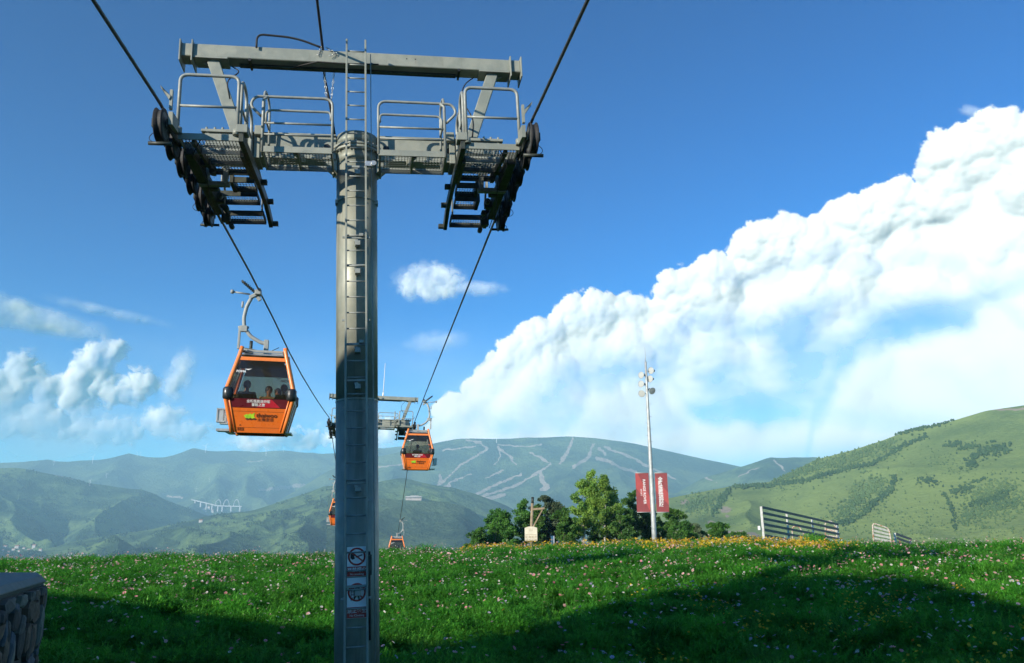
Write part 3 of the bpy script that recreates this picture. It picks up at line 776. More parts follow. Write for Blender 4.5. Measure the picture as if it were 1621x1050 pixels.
        for (a, za), (c, zc) in zip(P[:-1], P[1:]): b.beam((s * 1.76, a - .02, h + za), (s * 1.76, c + .02, h + zc), .075, .17)
        for a, za in P[2:]: b.bx(s * 1.62, s * 1.74, a - .05, a + .05, h + za - .04, h + za + .04)
        b.build('stringer', M_DARK, wk, bevel=.004)
        b = B().beam((s * 1.83, -.95, h - .58), (s * 1.83, .15, h - .46), .06, .14).beam((s * 2.5, -1.35, h - .60), (s * 2.45, .1, h - .46), .05, .10); b.build('joist', M_DARK, wk)
        B().bx(s * 1.66, s * 1.84, -1.5, -1.30, h - .50, h - .36).build('socket', M_STEEL, wk, bevel=.008)
        for x in (1.84, 2.71): B().cyl((s * x, -1.435, h - .53), (s * x, -1.435, h - .43), .055, n=12).build('corner_socket', M_STEEL, wk)
        # end guard rail facing the uphill side
        gr = B().tube(hoop([(s * 1.83, -1.42, h - .50), (s * 1.83, -1.42, h + .525), (s * 2.73, -1.42, h + .525), (s * 2.73, -1.42, h - .50)], .13), .028, 10).build('guard_rail', M_RAIL, wk)
        B().tube([(s * 1.83, -1.42, h - .03), (s * 2.73, -1.42, h - .03)], .022, 8).build('guard_rail', M_RAIL, wk)
        for (ya, yb, zt) in ((-1.34, -.86, .56), (-.78, -.28, .48)):
            B().tube(hoop([(s * 1.80, ya, h - .5), (s * 1.80, ya + .02, h + zt), (s * 1.80, yb, h + zt - .02), (s * 1.80, yb, h - .45)], .20), .028, 8).tube([(s * 1.80, ya, h + .04), (s * 1.80, yb, h + .04)], .02, 6).build('guard_rail', M_RAIL, wk)
        B().tube(hoop([(s * 1.90, .9, h + .12), (s * 2.52, 1.0, h + .12), (s * 2.52, 1.5, h - .32)], .10), .022, 8).tube([(s * 2.52, 1.06, h - .27), (s * 2.52, 1.02, h + .03)], .018, 6).tube(hoop([(s * 1.88, 1.75, h - .45), (s * 1.88, 1.75, h + .1), (s * 1.88, .75, h + .2), (s * 1.88, .7, h - .3)], .2), .02, 6).build('guard_rail', M_RAIL, wk)
        # sheave train
        tr = sub('sheave_train', t)
        def rz(y): return -.235 - .020 * y * y * (1.6 if y < 0 else .7)
        ys = [-1.78 + .70 * k for k in range(6)]
        wheel = MB().lathe([(.05, -.075), (.17, -.05), (.205, -.06), (.262, -.062), (.268, -.05), (.232, -.018), (.232, .018), (.268, .05), (.262, .062), (.205, .06), (.17, .05), (.05, .075)], 30, 'x')
        wheel.cyl((-.11, 0, 0), (.11, 0, 0), .04, n=10)
        wm = wheel.mesh('sheave'); wm.materials.append(M_WHEEL); wm.materials.append(M_RUBBER)
        for p in wm.polygons:
            c = p.center; rr = math.hypot(c.y, c.z)
            if rr > .20: p.material_index = 1
            elif rr > .1: pass
        for yv in ys: mobj('sheave', wm, tr, loc=(s * 2.87, yv, h + rz(yv) - .232 - .025))
        for k in (0, 2, 4):
            a, c = ys[k], ys[k + 1]; za, zc = rz(a) - .257, rz(c) - .257
            for xx in (2.765, 2.975):
                b = B().beam((s * xx, a - .1, h + za), (s * xx, c + .1, h + zc), .018, .13); b.build('rocker_plate', M_DARK, tr)
        b = B().beam((s * 2.66, -.95, h - .52), (s * 2.62, 1.45, h - .56), .15, .24); b.build('equaliser_beam', M_DARK, tr, bevel=.012)
        b = B().prism([(s * 2.38, h + .1), (s * 2.60, h + .1), (s * 2.66, h - .60), (s * 2.54, h - .62)], -.06, .06)
        b.prism([(s * 2.20, h - .24), (s * 2.32, h - .24), (s * 2.30, h - .66), (s * 2.24, h - .66)], .05, .17)
        b.bx(s * 2.2, s * 2.72, .1, .2, h - .68, h - .60)
        b.build('hanger_plate', M_STEEL, tr, bevel=.006)
        b = B().bx(s * 2.25, s * 2.68, -.10, .14, h + .25, h + .30).bx(s * 2.30, s * 2.62, -.06, .1, h + .215, h + .25)
        for x in (2.33, 2.46, 2.60): b.cyl((s * x, -.04, h + .30), (s * x, -.04, h + .36), .022, n=8)
        b.build('clamp_block', M_STEEL, tr, bevel=.006)
        # rope catchers, sensor stubs and wires
        b = B().prism([(s * 2.84, h - .10), (s * 2.86, h - .04), (s * 2.72, h - .28), (s * 2.70, h - .22)], -2.02, -1.99)
        b.bx(s * 2.68, s * 2.72, -2.0, -1.94, h - .42, h - .1)
        b.beam((s * 2.7, -1.95, h - .55), (s * 2.7, -1.6, h - .5), .06, .2)
        b.build('rope_catcher', M_STEEL, tr)
        b = B().cyl((s * 2.70, -1.8, h - .90), (s * 3.03, -1.8, h - .90), .03, n=10).cyl((s * 2.70, 1.9, h - .70), (s * 3.05, 1.9, h - .70), .025, n=10)
        for yv in ys[1:]: b.cyl((s * 2.7, yv, h + rz(yv) - .257), (s * 3.0, yv, h + rz(yv) - .257), .035, n=8)
        b.build('axle', M_DARK, tr)
        b = B()
        for j, (yv, zv) in enumerate(((-1.8, -.80), (1.1, -.66), (1.9, -.66))):
            c = Vector((s * 2.96, yv, h + zv)); rr = .08
            b.tube([c + Vector((s * rr * math.cos(q) * .8, rr * .3 * math.sin(q * 2), rr * math.sin(q))) for q in np.linspace(-2.2, 2.2, 10)], .006, 5)
        b.tube(hoop([(s * 2.4, -1.3, h - .55), (s * 2.55, -1.2, h - .8), (s * 2.5, -.4, h - .65), (s * 2.6, .6, h - .8), (s * 2.62, 1.7, h - .75)], .2), .009, 5)
        b.build('signal_wire', M_RUBBER, tr)
        b = B()
        for yv, zv in ((-.4, -.5), (.3, -.62), (.9, -.6), (1.5, -.72)):
            b.box((s * 2.5, yv, h + zv), (.16, .12, .14)).cyl((s * 2.42, yv + .1, h + zv - .1), (s * 2.42, yv + .22, h + zv - .1), .05, n=10)
        b.beam((s * 2.55, 1.2, h - .55), (s * 2.4, 1.3, h - .72), .05, .08)
        b.build('brake_parts', M_DARK, tr, bevel=.01)
    return t
t1 = build_tower()
t1.matrix_world = frame(T1C - LEZ * CH)
smalls()
AX = lambda ly: T1C + ley * ly
T2P = R(-8)
T2C = Vector((AX(42.6).x - .05, AX(42.6).y, 9.62))
t2 = copy_tree(t1)
_ex2 = _lx * math.cos(R(-1.5)) + _lz * math.sin(R(-1.5)); _ez2 = -_lx * math.sin(R(-1.5)) + _lz * math.cos(R(-1.5))
M2 = frame(Vector((0, 0, 0)), T2P, _ex2, _ez2)
M2.translation = T2C - (M2.to_3x3() @ Vector((0, 0, CH)))
t2.matrix_world = M2
tag(t2, 'distant grey lift tower mostly hidden behind the big pole, with a thin aerial on top', 'lift tower', 'lift towers along the cable car line'); t1['group'] = 'lift towers along the cable car line'
for ch in list(t2.children):
    if ch.name.startswith('warning_sign'):
        for c in list(ch.children): bpy.data.objects.remove(c)
        bpy.data.objects.remove(ch)
MB().cyl((.62, 0, CH + 1.955), (.62, 0, CH + 4.5), .035, .015, 8).cyl((.62, 0, CH + 1.955), (.62, 0, CH + 2.25), .06, n=8).build('aerial', M_WHITE, t2)
# footings
for nm, o in (('tower_footing', t1), ('tower_footing', t2)):
    b = MB().cyl((0, 0, -1.6), (0, 0, .12), .95, .8, 20); f = b.build('footing', mat('concrete', (.30, .30, .28), .9, vscale=5, bump=.2), o)

# ------------------------------------------------------------------ ropes
def rope(name, pts, r, label, cat='cable', group=None, twist=True, m=M_CABLE):
    P = [Vector(p) for p in pts]; out = []
    for a, b_ in zip(P[:-1], P[1:]):
        n = max(2, int((b_ - a).length / (.12 if (a.y < 20 and twist) else 1.2)))
        out += [a.lerp(b_, k / n) for k in range(n)]
    out.append(P[-1])
    d = 0; ph = [0]
    for a, b_ in zip(out[:-1], out[1:]):
        d += (b_ - a).length; ph.append(d)
    mb = MB().tube(out, r, 12, prof=(lambda k, i: 1 + .10 * math.cos(6 * (2 * PI * k / 12 + ph[i] * 3.2))) if twist else None)
    o = mb.build(name, m); return tag(o, label, cat, group)
def on1(x, y, z): return frame(T1C) @ Vector((x, y, z))
M2C = frame(T2C, T2P, _ex2, _ez2)
def on2(x, y, z): return M2C @ Vector((x, y, z))
ropes = {}
for s in (-1, 1):
    near = on1(s * 2.87, -1.95, -.30); mid1 = on1(s * 2.87, -.7, -.23); mid2 = on1(s * 2.87, .9, -.235); far = on1(s * 2.87, 1.9, -.27)
    back = near - ley * 34 + Vector((0, 0, -34 * math.tan(R(6.6))))
    e = on2(s * 2.87, -1.95, -.30); f = on2(s * 2.87, 0, -.235); g_ = on2(s * 2.87, 1.95, -.30)
    end = g_ + ley * 75 + Vector((0, 0, -75 * .166))
    sag = [far.lerp(e, q) + Vector((0, 0, (-.28 if s < 0 else .06) * 4 * q * (1 - q) + .20 * math.exp(-((q - .18) / .15) ** 2) * (1 if s < 0 else 0))) for q in np.linspace(0, 1, 9)]
    pts = [back, near, mid1, mid2] + sag + [f, g_] + [g_.lerp(end, q) + Vector((0, 0, -.5 * 4 * q * (1 - q))) for q in np.linspace(.1, 1, 8)]
    ropes[s] = pts
    rope('haul_rope', pts, .024, ('dark haul rope that carries the big orange cabin over the tower sheaves' if s < 0 else 'dark haul rope over the tower sheaves, on the side of the floodlight mast'), group='haul ropes of the cable car')
# signal cable over the top beam, with clamps and chains
p0 = on1(-.62, -.1, 2.03)
pts = [p0 - ley * 34 + Vector((-.55, 0, -2.2)), p0 - ley * 8 + Vector((-.05, 0, .22)), p0, on1(-.60, .2, 1.6), on1(-.50, .3, 1.1), on1(-.44, .9, .75)]
e2 = M2C @ Vector((-.45, -.1, 2.0))
pts += [pts[-1].lerp(e2, q) + Vector((0, 0, -2.2 * 4 * q * (1 - q) * .35)) for q in np.linspace(.12, 1, 8)]
rope('signal_cable', pts, .024, 'black signal cable clamped over the top beam of the near tower', 'cable', twist=False, m=M_RUBBER)
lp = hoop([on1(-.60, -.1, 2.02), on1(-1.1, -.15, 2.18), on1(-1.78, -.2, 2.18), on1(-1.78, -.2, 1.9)], .25, 8)
rope('cable_loop', lp, .019, 'spare loop of black cable lying on the top beam of the near tower', 'cable', twist=False, m=M_RUBBER)
cl = MB()
for (a, b_) in ((on1(-.62, -.16, 2.05), on1(-.70, -.18, 1.82)), (on1(-.55, -.16, 2.0), on1(-.36, -.18, 1.88)), (on1(-.36, -.18, 1.88), on1(-.50, -.2, 1.80)), (on1(-.6, .1, 1.68), on1(-.56, .2, 1.12)), (on1(-.42, .1, 1.68), on1(-.47, .2, 1.15))):
    n = int((b_ - a).length / .055)
    for k in range(n):
        p = a.lerp(b_, (k + .5) / n); d = (b_ - a).normalized(); sd_ = Vector((0, 1, 0)).cross(d).normalized() if k % 2 else Vector((0, 1, 0))
        pts_ = [p + d * .034 * math.cos(q) + sd_ * .017 * math.sin(q) for q in np.linspace(0, 2 * PI, 8, endpoint=False)]
        cl.tube(pts_, .006, 4, closed=True)
tag(cl.build('cable_chain', M_BOLT), 'small chains tying the signal cable to the top beam', 'chain')

# ------------------------------------------------------------------ people (seated)
def bake(o):
    dg = bpy.context.evaluated_depsgraph_get(); dg.update()
    me = bpy.data.meshes.new_from_object(o.evaluated_get(dg)); bpy.data.objects.remove(o); return me
def skin(name, verts, edges, radii, material, levels=2, root=0):
    me = bpy.data.meshes.new(name); me.from_pydata(verts, edges, []); me.update()
    o = bpy.data.objects.new(name, me); COL.objects.link(o)
    md = o.modifiers.new('skin', 'SKIN'); md.use_smooth_shade = True
    for i, r in enumerate(radii):
        v = me.skin_vertices[0].data[i]; v.radius = r if isinstance(r, tuple) else (r, r); v.use_root = (i == root)
    ss = o.modifiers.new('sub', 'SUBSURF'); ss.levels = levels; ss.render_levels = levels
    out = bake(o); out.name = name; out.materials.clear(); out.materials.append(material)
    for p in out.polygons: p.use_smooth = True
    return out
M_SKIN = mat('skin', (.42, .24, .16), .55, 0, var=.12, vscale=12)
M_HAIR = mat('dark_hair', (.012, .010, .009), .5, 0, var=.3, vscale=60)
def cloth(name, c): return mat(name, c, .85, 0, var=.3, vscale=14, bump=.2, bscale=60)
SV = [(0, 0, .52), (0, .01, .66), (0, .02, .82), (0, .03, .96), (0, .04, 1.06), (0, .05, 1.12),
      (-.09, .03, .50), (-.11, .42, .50), (-.11, .45, .10), (.09, .03, .50), (.11, .42, .50), (.11, .45, .10),
      (-.18, .03, 1.01), (-.23, .08, .76), (-.14, .30, .64), (.18, .03, 1.01), (.23, .08, .76), (.14, .30, .64)]
def make_body():
    V = SV[:]
    E_ = [(0, 1), (1, 2), (2, 3), (3, 4), (4, 5), (0, 6), (6, 7), (7, 8), (0, 9), (9, 10), (10, 11), (3, 12), (12, 13), (13, 14), (3, 15), (15, 16), (16, 17)]
    r = [.13, .12, .13, .12, .055, .05, .085, .065, .045, .085, .065, .045, .06, .045, .03, .06, .045, .03]
    V += [(0, .07, 1.19), (0, .075, 1.28), (0, .07, 1.34)]; E_ += [(5, 18), (18, 19), (19, 20)]; r += [(.07, .075), (.078, .09), (.055, .06)]
    V += [(-.11, .58, .06), (.11, .58, .06), (-.08, .36, .64), (.08, .36, .64)]; E_ += [(8, 21), (11, 22), (14, 23), (17, 24)]; r += [.035, .035, .028, .028]
    # short fingers and thumbs
    for hnd, s in ((23, -1), (24, 1)):
        bx = V[hnd]
        for k, L in enumerate((.05, .058, .054, .042)):
            V.append((bx[0] - s * (.018 - .012 * k), bx[1] + .05, bx[2] - .004)); E_.append((hnd, len(V) - 1)); r.append(.010)
            V.append((bx[0] - s * (.020 - .013 * k), bx[1] + .05 + L * .8, bx[2] - .03)); E_.append((len(V) - 2, len(V) - 1)); r.append(.008)
    return skin('body', V, E_, r, M_SKIN)
BODY = make_body()
NOSE = MB().prism([(-.012, 1.235), (.012, 1.235), (.004, 1.28), (-.004, 1.28)], .14, .185).mesh('nose'); NOSE.materials.append(M_SKIN)
def person(M, label, jacket, trousers, turn=0.0, tall=1.0, hood=False, group='passengers in the cable car cabins'):
    p = thing('person', label, 'person', M=M @ Matrix.Scale(tall, 4), group=group)
    b = mobj('body', BODY, p)
    J = [SV[0], SV[1], SV[2], SV[3], SV[4], SV[12], SV[13], SV[14], SV[15], SV[16], SV[17]]
    if jacket.name not in JK:
        JK[jacket.name] = skin('jacket', J, [(0, 1), (1, 2), (2, 3), (3, 4), (3, 5), (5, 6), (6, 7), (3, 8), (8, 9), (9, 10)], [.15, .145, .155, .14, .07, .085, .065, .05, .085, .065, .05], jacket)
    mobj('jacket', JK[jacket.name], p)
    T_ = [SV[0], SV[6], SV[7], SV[8], SV[9], SV[10], SV[11]]
    if trousers.name not in TR: TR[trousers.name] = skin('trousers', T_, [(0, 1), (1, 2), (2, 3), (0, 4), (4, 5), (5, 6)], [.145, .10, .08, .062, .10, .08, .062], trousers)
    mobj('trousers', TR[trousers.name], p)
    hb = MB()
    pr = []
    for k in range(9):
        a = k / 8 * PI * .62; pr.append((.098 * math.sin(a) + .0001, .11 * math.cos(a)))
    hb.lathe(pr[::-1], 20, 'z', (0, .052, 1.265)); hb.lathe([(.085, -.07), (.098, 0), (.08, .06)], 16, 'z', (0, .03, 1.25))
    hb.build('hair', M_HAIR, p)
    mobj('nose', NOSE, p)
    for s in (-1, 1):
        MB().lathe([(0.001, -.008), (.010, -.006), (.012, 0), (.010, .006), (.001, .008)], 8, 'y', (s * .03, .153, 1.275)).build('eye', M_BLACK, p)
        MB().lathe([(.001, -.01), (.02, -.006), (.024, 0), (.016, .008), (.001, .01)], 8, 'x', (s * .083, .065, 1.26)).build('ear', M_SKIN, p)
    MB().bx(-.022, .022, .145, .156, 1.205, 1.211).build('mouth', M_RED, p)
    return p
JK = {}; TR = {}

# ------------------------------------------------------------------ gondola cabins
M_ORANGE = mat('orange_paint', (.72, .155, .018), .32, 0, var=.1, vscale=3, color2=(.70, .15, .02), dirt=((.45, .12, .03), .62, (2, 2, 6), .3))
M_ORANGE2 = mat('orange_pillar_paint', (.80, .22, .045), .30, 0, var=.08, vscale=3)
M_PLAST = mat('black_bumper', (.02, .024, .026), .35, 0, var=.1)
M_SILV = mat('silver_panel', (.52, .54, .54), .35, .5, vscale=4)
M_HANG = mat('hanger_galvanised', (.33, .35, .33), .6, .1, vscale=9, color2=(.28, .30, .29))
M_SEAT = mat('grey_seat', (.06, .065, .07), .7, 0, vscale=8)
M_BAND = mat('dark_red_film', (.12, .012, .018), .35, 0, var=.15, vscale=3)
M_BANDR = mat('bright_red_film', (.48, .02, .035), .35, 0, var=.15, vscale=3)
M_LIME = mat('lime_print', (.42, .68, .02), .5, 0, var=.35, vscale=9, color2=(.20, .50, .03))
M_BROWN = mat('brown_print', (.10, .03, .01), .5, 0, var=.1)
def glass_mat(name, tint, gl=.10):
    m = bpy.data.materials.new(name); m.use_nodes = True; t = NT(m.node_tree); t.n.remove(t.n['Principled BSDF'])
    tr = t.node('ShaderNodeBsdfTransparent'); tr.inputs[0].default_value = c4(tint)
    g = t.node('ShaderNodeBsdfGlossy'); g.inputs['Roughness'].default_value = .06; g.inputs[0].default_value = (.8, .85, .9, 1)
    df = t.node('ShaderNodeBsdfDiffuse'); df.inputs[0].default_value = (.20, .17, .12, 1)
    fr = t.node('ShaderNodeFresnel'); fr.inputs[0].default_value = 1.45
    m0 = t.node('ShaderNodeMixShader'); m0.inputs[0].default_value = gl; t.l.new(tr.outputs[0], m0.inputs[1]); t.l.new(df.outputs[0], m0.inputs[2])
    mx = t.node('ShaderNodeMixShader'); t.l.new(fr.outputs[0], mx.inputs[0]); t.l.new(m0.outputs[0], mx.inputs[1]); t.l.new(g.outputs[0], mx.inputs[2])
    t.l.new(mx.outputs[0], t.n['Material Output'].inputs[0]); return m
M_GLASS = glass_mat('tinted_cabin_glass', (.80, .75, .66), .07)
GP = [(0, .655, .77), (.95, .875, .985), (2.15, .565, .745)]
def gh(z):
    for (z0, a0, b0), (z1, a1, b1) in zip(GP[:-1], GP[1:]):
        if z <= z1:
            q = (z - z0) / (z1 - z0); return a0 + (a1 - a0) * q, b0 + (b1 - b0) * q
    return GP[-1][1:]
GRIP = 3.86
def build_cabin():
    t = thing('gondola_cabin', 'x', 'gondola')
    def panel(z0, z1, side, inset, off, th=.02, zs=None):
        """strip between the pillars on end (side ±1: y) following the cabin shape"""
        zz = [z0] + [z for z in (.95,) if z0 < z < z1] + [z1]
        b = MB()
        for a, c in zip(zz[:-1], zz[1:]):
            (xa, ya), (xc, yc) = gh(a), gh(c)
            vs = []
            for o_ in (off, off - th):
                vs += [(-(xa - inset), side * (ya + o_), a), ((xa - inset), side * (ya + o_), a), ((xc - inset), side * (yc + o_), c), (-(xc - inset), side * (yc + o_), c)]
            b.add(vs, [(0, 1, 2, 3), (7, 6, 5, 4), (0, 4, 5, 1), (1, 5, 6, 2), (2, 6, 7, 3), (3, 7, 4, 0)])
        return b
    def spanel(z0, z1, side, y0, y1, off, th=.02):
        zz = [z0] + [z for z in (.95,) if z0 < z < z1] + [z1]; b = MB()
        for a, c in zip(zz[:-1], zz[1:]):
            (xa, ya), (xc, yc) = gh(a), gh(c); vs = []
            for o_ in (off, off - th):
                vs += [(side * (xa + o_), y0 * ya, a), (side * (xa + o_), y1 * ya, a), (side * (xc + o_), y1 * yc, c), (side * (xc + o_), y0 * yc, c)]
            b.add(vs, [(0, 1, 2, 3), (7, 6, 5, 4), (0, 4, 5, 1), (1, 5, 6, 2), (2, 6, 7, 3), (3, 7, 4, 0)])
        return b
    B = MB
    fl = B().bx(-.60, .60, -.72, .72, .05, .10).build('floor', M_DARK, t)
    for s in (-1, 1):
        lp = panel(-.01, .605, s, .07, .0).build('lower_panel', M_ORANGE, t)
        panel(.115, .122, s, .16, .003, .006).build("crease", M_BROWN, lp)
        b = panel(.515, .522, s, .16, .003, .006).build('crease', M_BROWN, lp)
        bd = panel(.615, .835, s, .10, .004).build('banner_band', M_BAND, t)
        (xa, ya), (xc, yc) = gh(.625), gh(.828)
        m1 = B().add([(-.52 * s, s * (ya + .007), .625), (.05 * s, s * (ya + .007), .625), (-.12 * s, s * (yc + .007), .828), (-.30 * s, s * (yc + .007), .828)], [(0, 1, 2, 3) if s < 0 else (3, 2, 1, 0)])
        m1.build('red_stripe', M_BANDR, bd)
        tilt = math.atan2(yc - ya, .203)
        rot = (PI / 2 + tilt, 0, 0) if s < 0 else (PI / 2 + tilt, 0, PI)
        # texts
        y7 = gh(.765)[1]; y6 = gh(.675)[1]; y4 = gh(.43)[1]; y3 = gh(.32)[1]; y1_ = gh(.085)[1]
        text('lettering', '\u5168\u65b0\u63fd\u80dc\u8fd0\u52a8\u7248', .082, bd, (-.02 * -s, s * (y7 + .012), .770), rot, M_TEXTW, bold=.0015)
        text('lettering', '\u5192\u9669\u4e4b\u65c5', .082, bd, (-.02 * -s, s * (y6 + .012), .682), rot, M_TEXTW, bold=.0015)
        text('lettering', 'thaiwoo', .155, lp, (.20 * -s, s * (y4 + .010), .425), rot, M_BROWN, bold=.002)
        text('lettering', '\u592a\u821e\u5ea6\u5047', .10, lp, (.17 * -s, s * (y3 + .010), .315), rot, M_BROWN)
        text('lettering', '103', .115, lp, (-.43 * -s, s * (y1_ + .010), .075), rot, M_BROWN, bold=.002)
        def onp(u, w, k=.006):
            return (u * -s, s * (gh(w)[1] + k), w)
        def flat(pts, k, nm, mm):
            vs = [onp(u, w, k) for u, w in pts] + [onp(u, w, k - .004) for u, w in pts]; n = len(pts)
            B().add(vs, [tuple(range(n)), tuple(reversed(range(n, 2 * n)))] + [(i, n + i, n + (i + 1) % n, (i + 1) % n) for i in range(n)]).build(nm, mm, lp)
        flat([(-.36, .41), (-.28, .455), (-.26, .43), (-.20, .475), (-.175, .445), (-.095, .49), (-.11, .41), (-.07, .34), (-.30, .345)], .006, 'hill_logo', M_LIME)
        flat([(-.33, .335), (-.27, .355), (-.24, .34), (-.19, .36), (-.15, .34), (-.10, .36), (-.03, .325), (-.08, .305), (-.13, .318), (-.17, .30), (-.22, .315), (-.27, .298)], .008, 'logo_shadow', M_BROWN)
        flat([(-.46, .165), (-.40, .165), (-.43, .195)], .006, 'number_mark', M_BROWN)
        gl = panel(.845, 1.835, s, .10, -.004, .008).build('end_window', M_GLASS, t)
        rt = (PI / 2 - math.atan2(gh(1.2)[1] - gh(1.7)[1], .5), 0, 0 if s < 0 else PI)
        yp = gh(1.535)[1]
        text('lettering', 'POMA', .085, gl, (-.50 * -s, s * (yp + .006), 1.535), rt, M_TEXTW, bold=.002)
        vs = [(-.42 * -s, s * (gh(1.60)[1] + .006), 1.60), (-.24 * -s, s * (gh(1.615)[1] + .006), 1.615), (-.33 * -s, s * (gh(1.575)[1] + .006), 1.575)]
        B().add(vs, [(0, 1, 2)]).build('swoosh', M_TEXTW, gl)
        panel(1.62, 1.835, s, .12, -.03, .01).build('dark_header', M_PLAST, t)
        panel(.80, .85, s, .10, -.02, .02).build('window_seal', M_PLAST, t)
        panel(1.84, 1.93, s, .02, .005, .07).build('roof_bar', M_ORANGE2, t)
    for sx in (-1, 1):
        for sy in (-1, 1):
            P = [(sx * (gh(z)[0] - .03), sy * (gh(z)[1] - .02), z) for z in (.0, .4, .84, .95, 1.06, 1.5, 2.0, 2.2)]
            pl = B().tube(hoop(P, .1, 3), .054, 10).build('pillar', M_ORANGE2, t)
            B().tube([(sx * (gh(z)[0] - .115), sy * (gh(z)[1] + .004), z) for z in (.02, .5, .93)], .022, 6).build('pillar_rib', M_ORANGE2, pl)
            b = B(); (hx, hy) = gh(.95)
            c = Vector((sx * (hx - .10), sy * (hy - .06), .97))
            b.tube([c + Vector((0, 0, -.16)), c + Vector((0, 0, -.12)), c + Vector((0, 0, .10)), c + Vector((0, 0, .15))], [.10, .125, .13, .085], 16)
            b.build('bumper', M_PLAST, t)
            B().lathe([(.001, 0), (.03, .0), (.055, .02), (.055, .05), (.001, .06)], 10, 'z', (sx * .52, sy * .60, 2.07)).build('roof_buffer', M_PLAST, t)
    for s in (-1, 1):
        sp = spanel(.04, .80, s, -.88, .88, -.01).build('side_panel', M_SILV, t)
        spanel(.86, 1.86, s, -.86, .86, -.014, .008).build('side_window', M_GLASS, t)
        for k in (-.88, 0, .88):
            spanel(.04, 1.9, s, k - .018, k + .018, .004).build('door_frame', M_PLAST if k == 0 else M_SILV, t)
        spanel(.79, .87, s, -.88, .88, .002).build('waist_rail', M_SILV, t); spanel(1.85, 1.95, s, -.95, .95, .0, .03).build('top_rail', M_ORANGE2, t)
        B().bx(s * .66, s * .82, -.55, .55, .0, .035).build('step', M_SILV, t)
        # seats
        B().bx(-.58, .58, s * .28, s * .72, .40, .46).build('bench_seat', M_SEAT, t)
        B().prism([(-.60, .48), (.60, .48), (.60, .80), (-.60, .80)], s * .80, s * .84).build('bench_back', M_SEAT, t)
    # ski rack and step on the outer side
    rk = sub('ski_rack', t)
    for yv in (-.42, .30):
        B().bx(-1.06, -.86, yv, yv + .28, .26, .30).bx(-1.06, -.86, yv, yv + .28, .58, .62).bx(-1.07, -1.03, yv, yv + .28, .26, .62).bx(-1.03, -.9, yv + .02, yv + .26, .28, .60).build('rack_bin', M_SILV, rk, bevel=.006)
    B().bx(-1.02, -.66, -.66, -.15, .02, .085).build('outer_step', M_SILV, t, bevel=.005)
    B().bx(.64, .78, -.74, -.2, .0, .03).build('outer_step', M_SILV, t)
    rf = B().add([(-.56, -.66, 2.0), (.56, -.66, 2.0), (.56, .66, 2.0), (-.56, .66, 2.0), (-.46, -.52, 2.06), (.46, -.52, 2.06), (.46, .52, 2.06), (-.46, .52, 2.06)], [(3, 2, 1, 0), (4, 5, 6, 7), (0, 1, 5, 4), (1, 2, 6, 5), (2, 3, 7, 6), (3, 0, 4, 7)]).build('roof', M_SILV, t)
    panel(1.93, 1.965, 1, .08, -.06, .02).build('ceiling_edge', M_PLAST, rf)
    b = B()
    for sx in (-1, 1): b.beam((sx * .50, -.62, 2.10), (sx * .50, .62, 2.10), .06, .07)
    for sy in (-1, 1): b.beam((-.52, sy * .56, 2.12), (.52, sy * .56, 2.12), .06, .06)
    b.beam((-.5, 0, 2.12), (.5, 0, 2.12), .12, .08).bx(-.52, -.30, -.45, -.2, 2.08, 2.20)
    b.build('roof_frame', M_HANG, rf, bevel=.006)
    b = B().tube([(-.5, -.5, 2.2), (-.1, -.52, 2.14), (.12, -.5, 2.12), (.36, -.46, 2.26)], .010, 5).tube([(-.1, -.5, 2.12), (.2, -.5, 2.13), (.55, -.5, 2.14)], .010, 5).cyl((-.36, -.35, 2.1), (-.36, -.35, 2.42), .042, n=8); b.build('damper', M_DARK, rf)
    # hanger
    hg = sub('hanger', t)
    B().bx(-.06, .06, -.10, .10, 2.12, 2.52).build('hanger_foot', M_HANG, hg, bevel=.01)
    P = hoop([(0, 0, 2.42), (-.15, 0, 2.45), (-.42, 0, 2.60), (-.60, 0, 2.84), (-.63, 0, 3.10), (-.58, 0, 3.42), (-.45, 0, 3.72)], .08, 3)
    B().tube(P, [.052] * len(P), 10).build('hanger_arm', M_HANG, hg)
    B().bx(-.70, -.52, -.07, .07, 2.72, 2.88).bx(-.74, -.68, -.05, .05, 2.25, 2.86).cyl((-.76, 0, 2.84), (-.48, 0, 2.84), .035, n=10).cyl((-.69, 0, 3.38), (-.69, 0, 3.55), .03, n=8).build('hanger_joint', M_HANG, hg, bevel=.006)
    b = B().beam((-.52, 0, 3.66), (-.24, 0, GRIP - .02), .12, .10).box((-.31, 0, GRIP - .05), (.16, .3, .13)).beam((-.38, 0, GRIP - .09), (-.24, .0, GRIP - .26), .06, .10)
    gp = b.build('grip', M_HANG, hg, bevel=.012)
    B().cyl((-.28, -.10, GRIP + .02), (-.28, .10, GRIP + .02), .05, n=12).build('grip_jaw', M_DARK, gp)
    b = B().tube([Vector((-.38, 0, 3.82)).lerp(Vector((-.72, 0, 4.10)), k / 40) + Vector((.03 * math.cos(k * 1.2), .05 * math.sin(k * 1.2), .03 * math.cos(k * 1.2))) for k in range(41)], .014, 5).cyl((-.38, 0, 3.82), (-.76, 0, 4.13), .028, n=8)
    b.build('grip_spring', M_DARK, gp)
    B().cyl((-.52, 0, 3.76), (-.98, 0, 3.80), .024, n=8).cyl((-.94, 0, 3.80), (-1.02, 0, 3.805), .055, n=10).build('grip_lever', M_HANG, gp)
    return t
g1 = build_cabin()
def rope_z(s, Y):
    P = ropes[s]
    for a, b_ in zip(P[:-1], P[1:]):
        if a.y <= Y <= b_.y: return a.lerp(b_, (Y - a.y) / (b_.y - a.y))
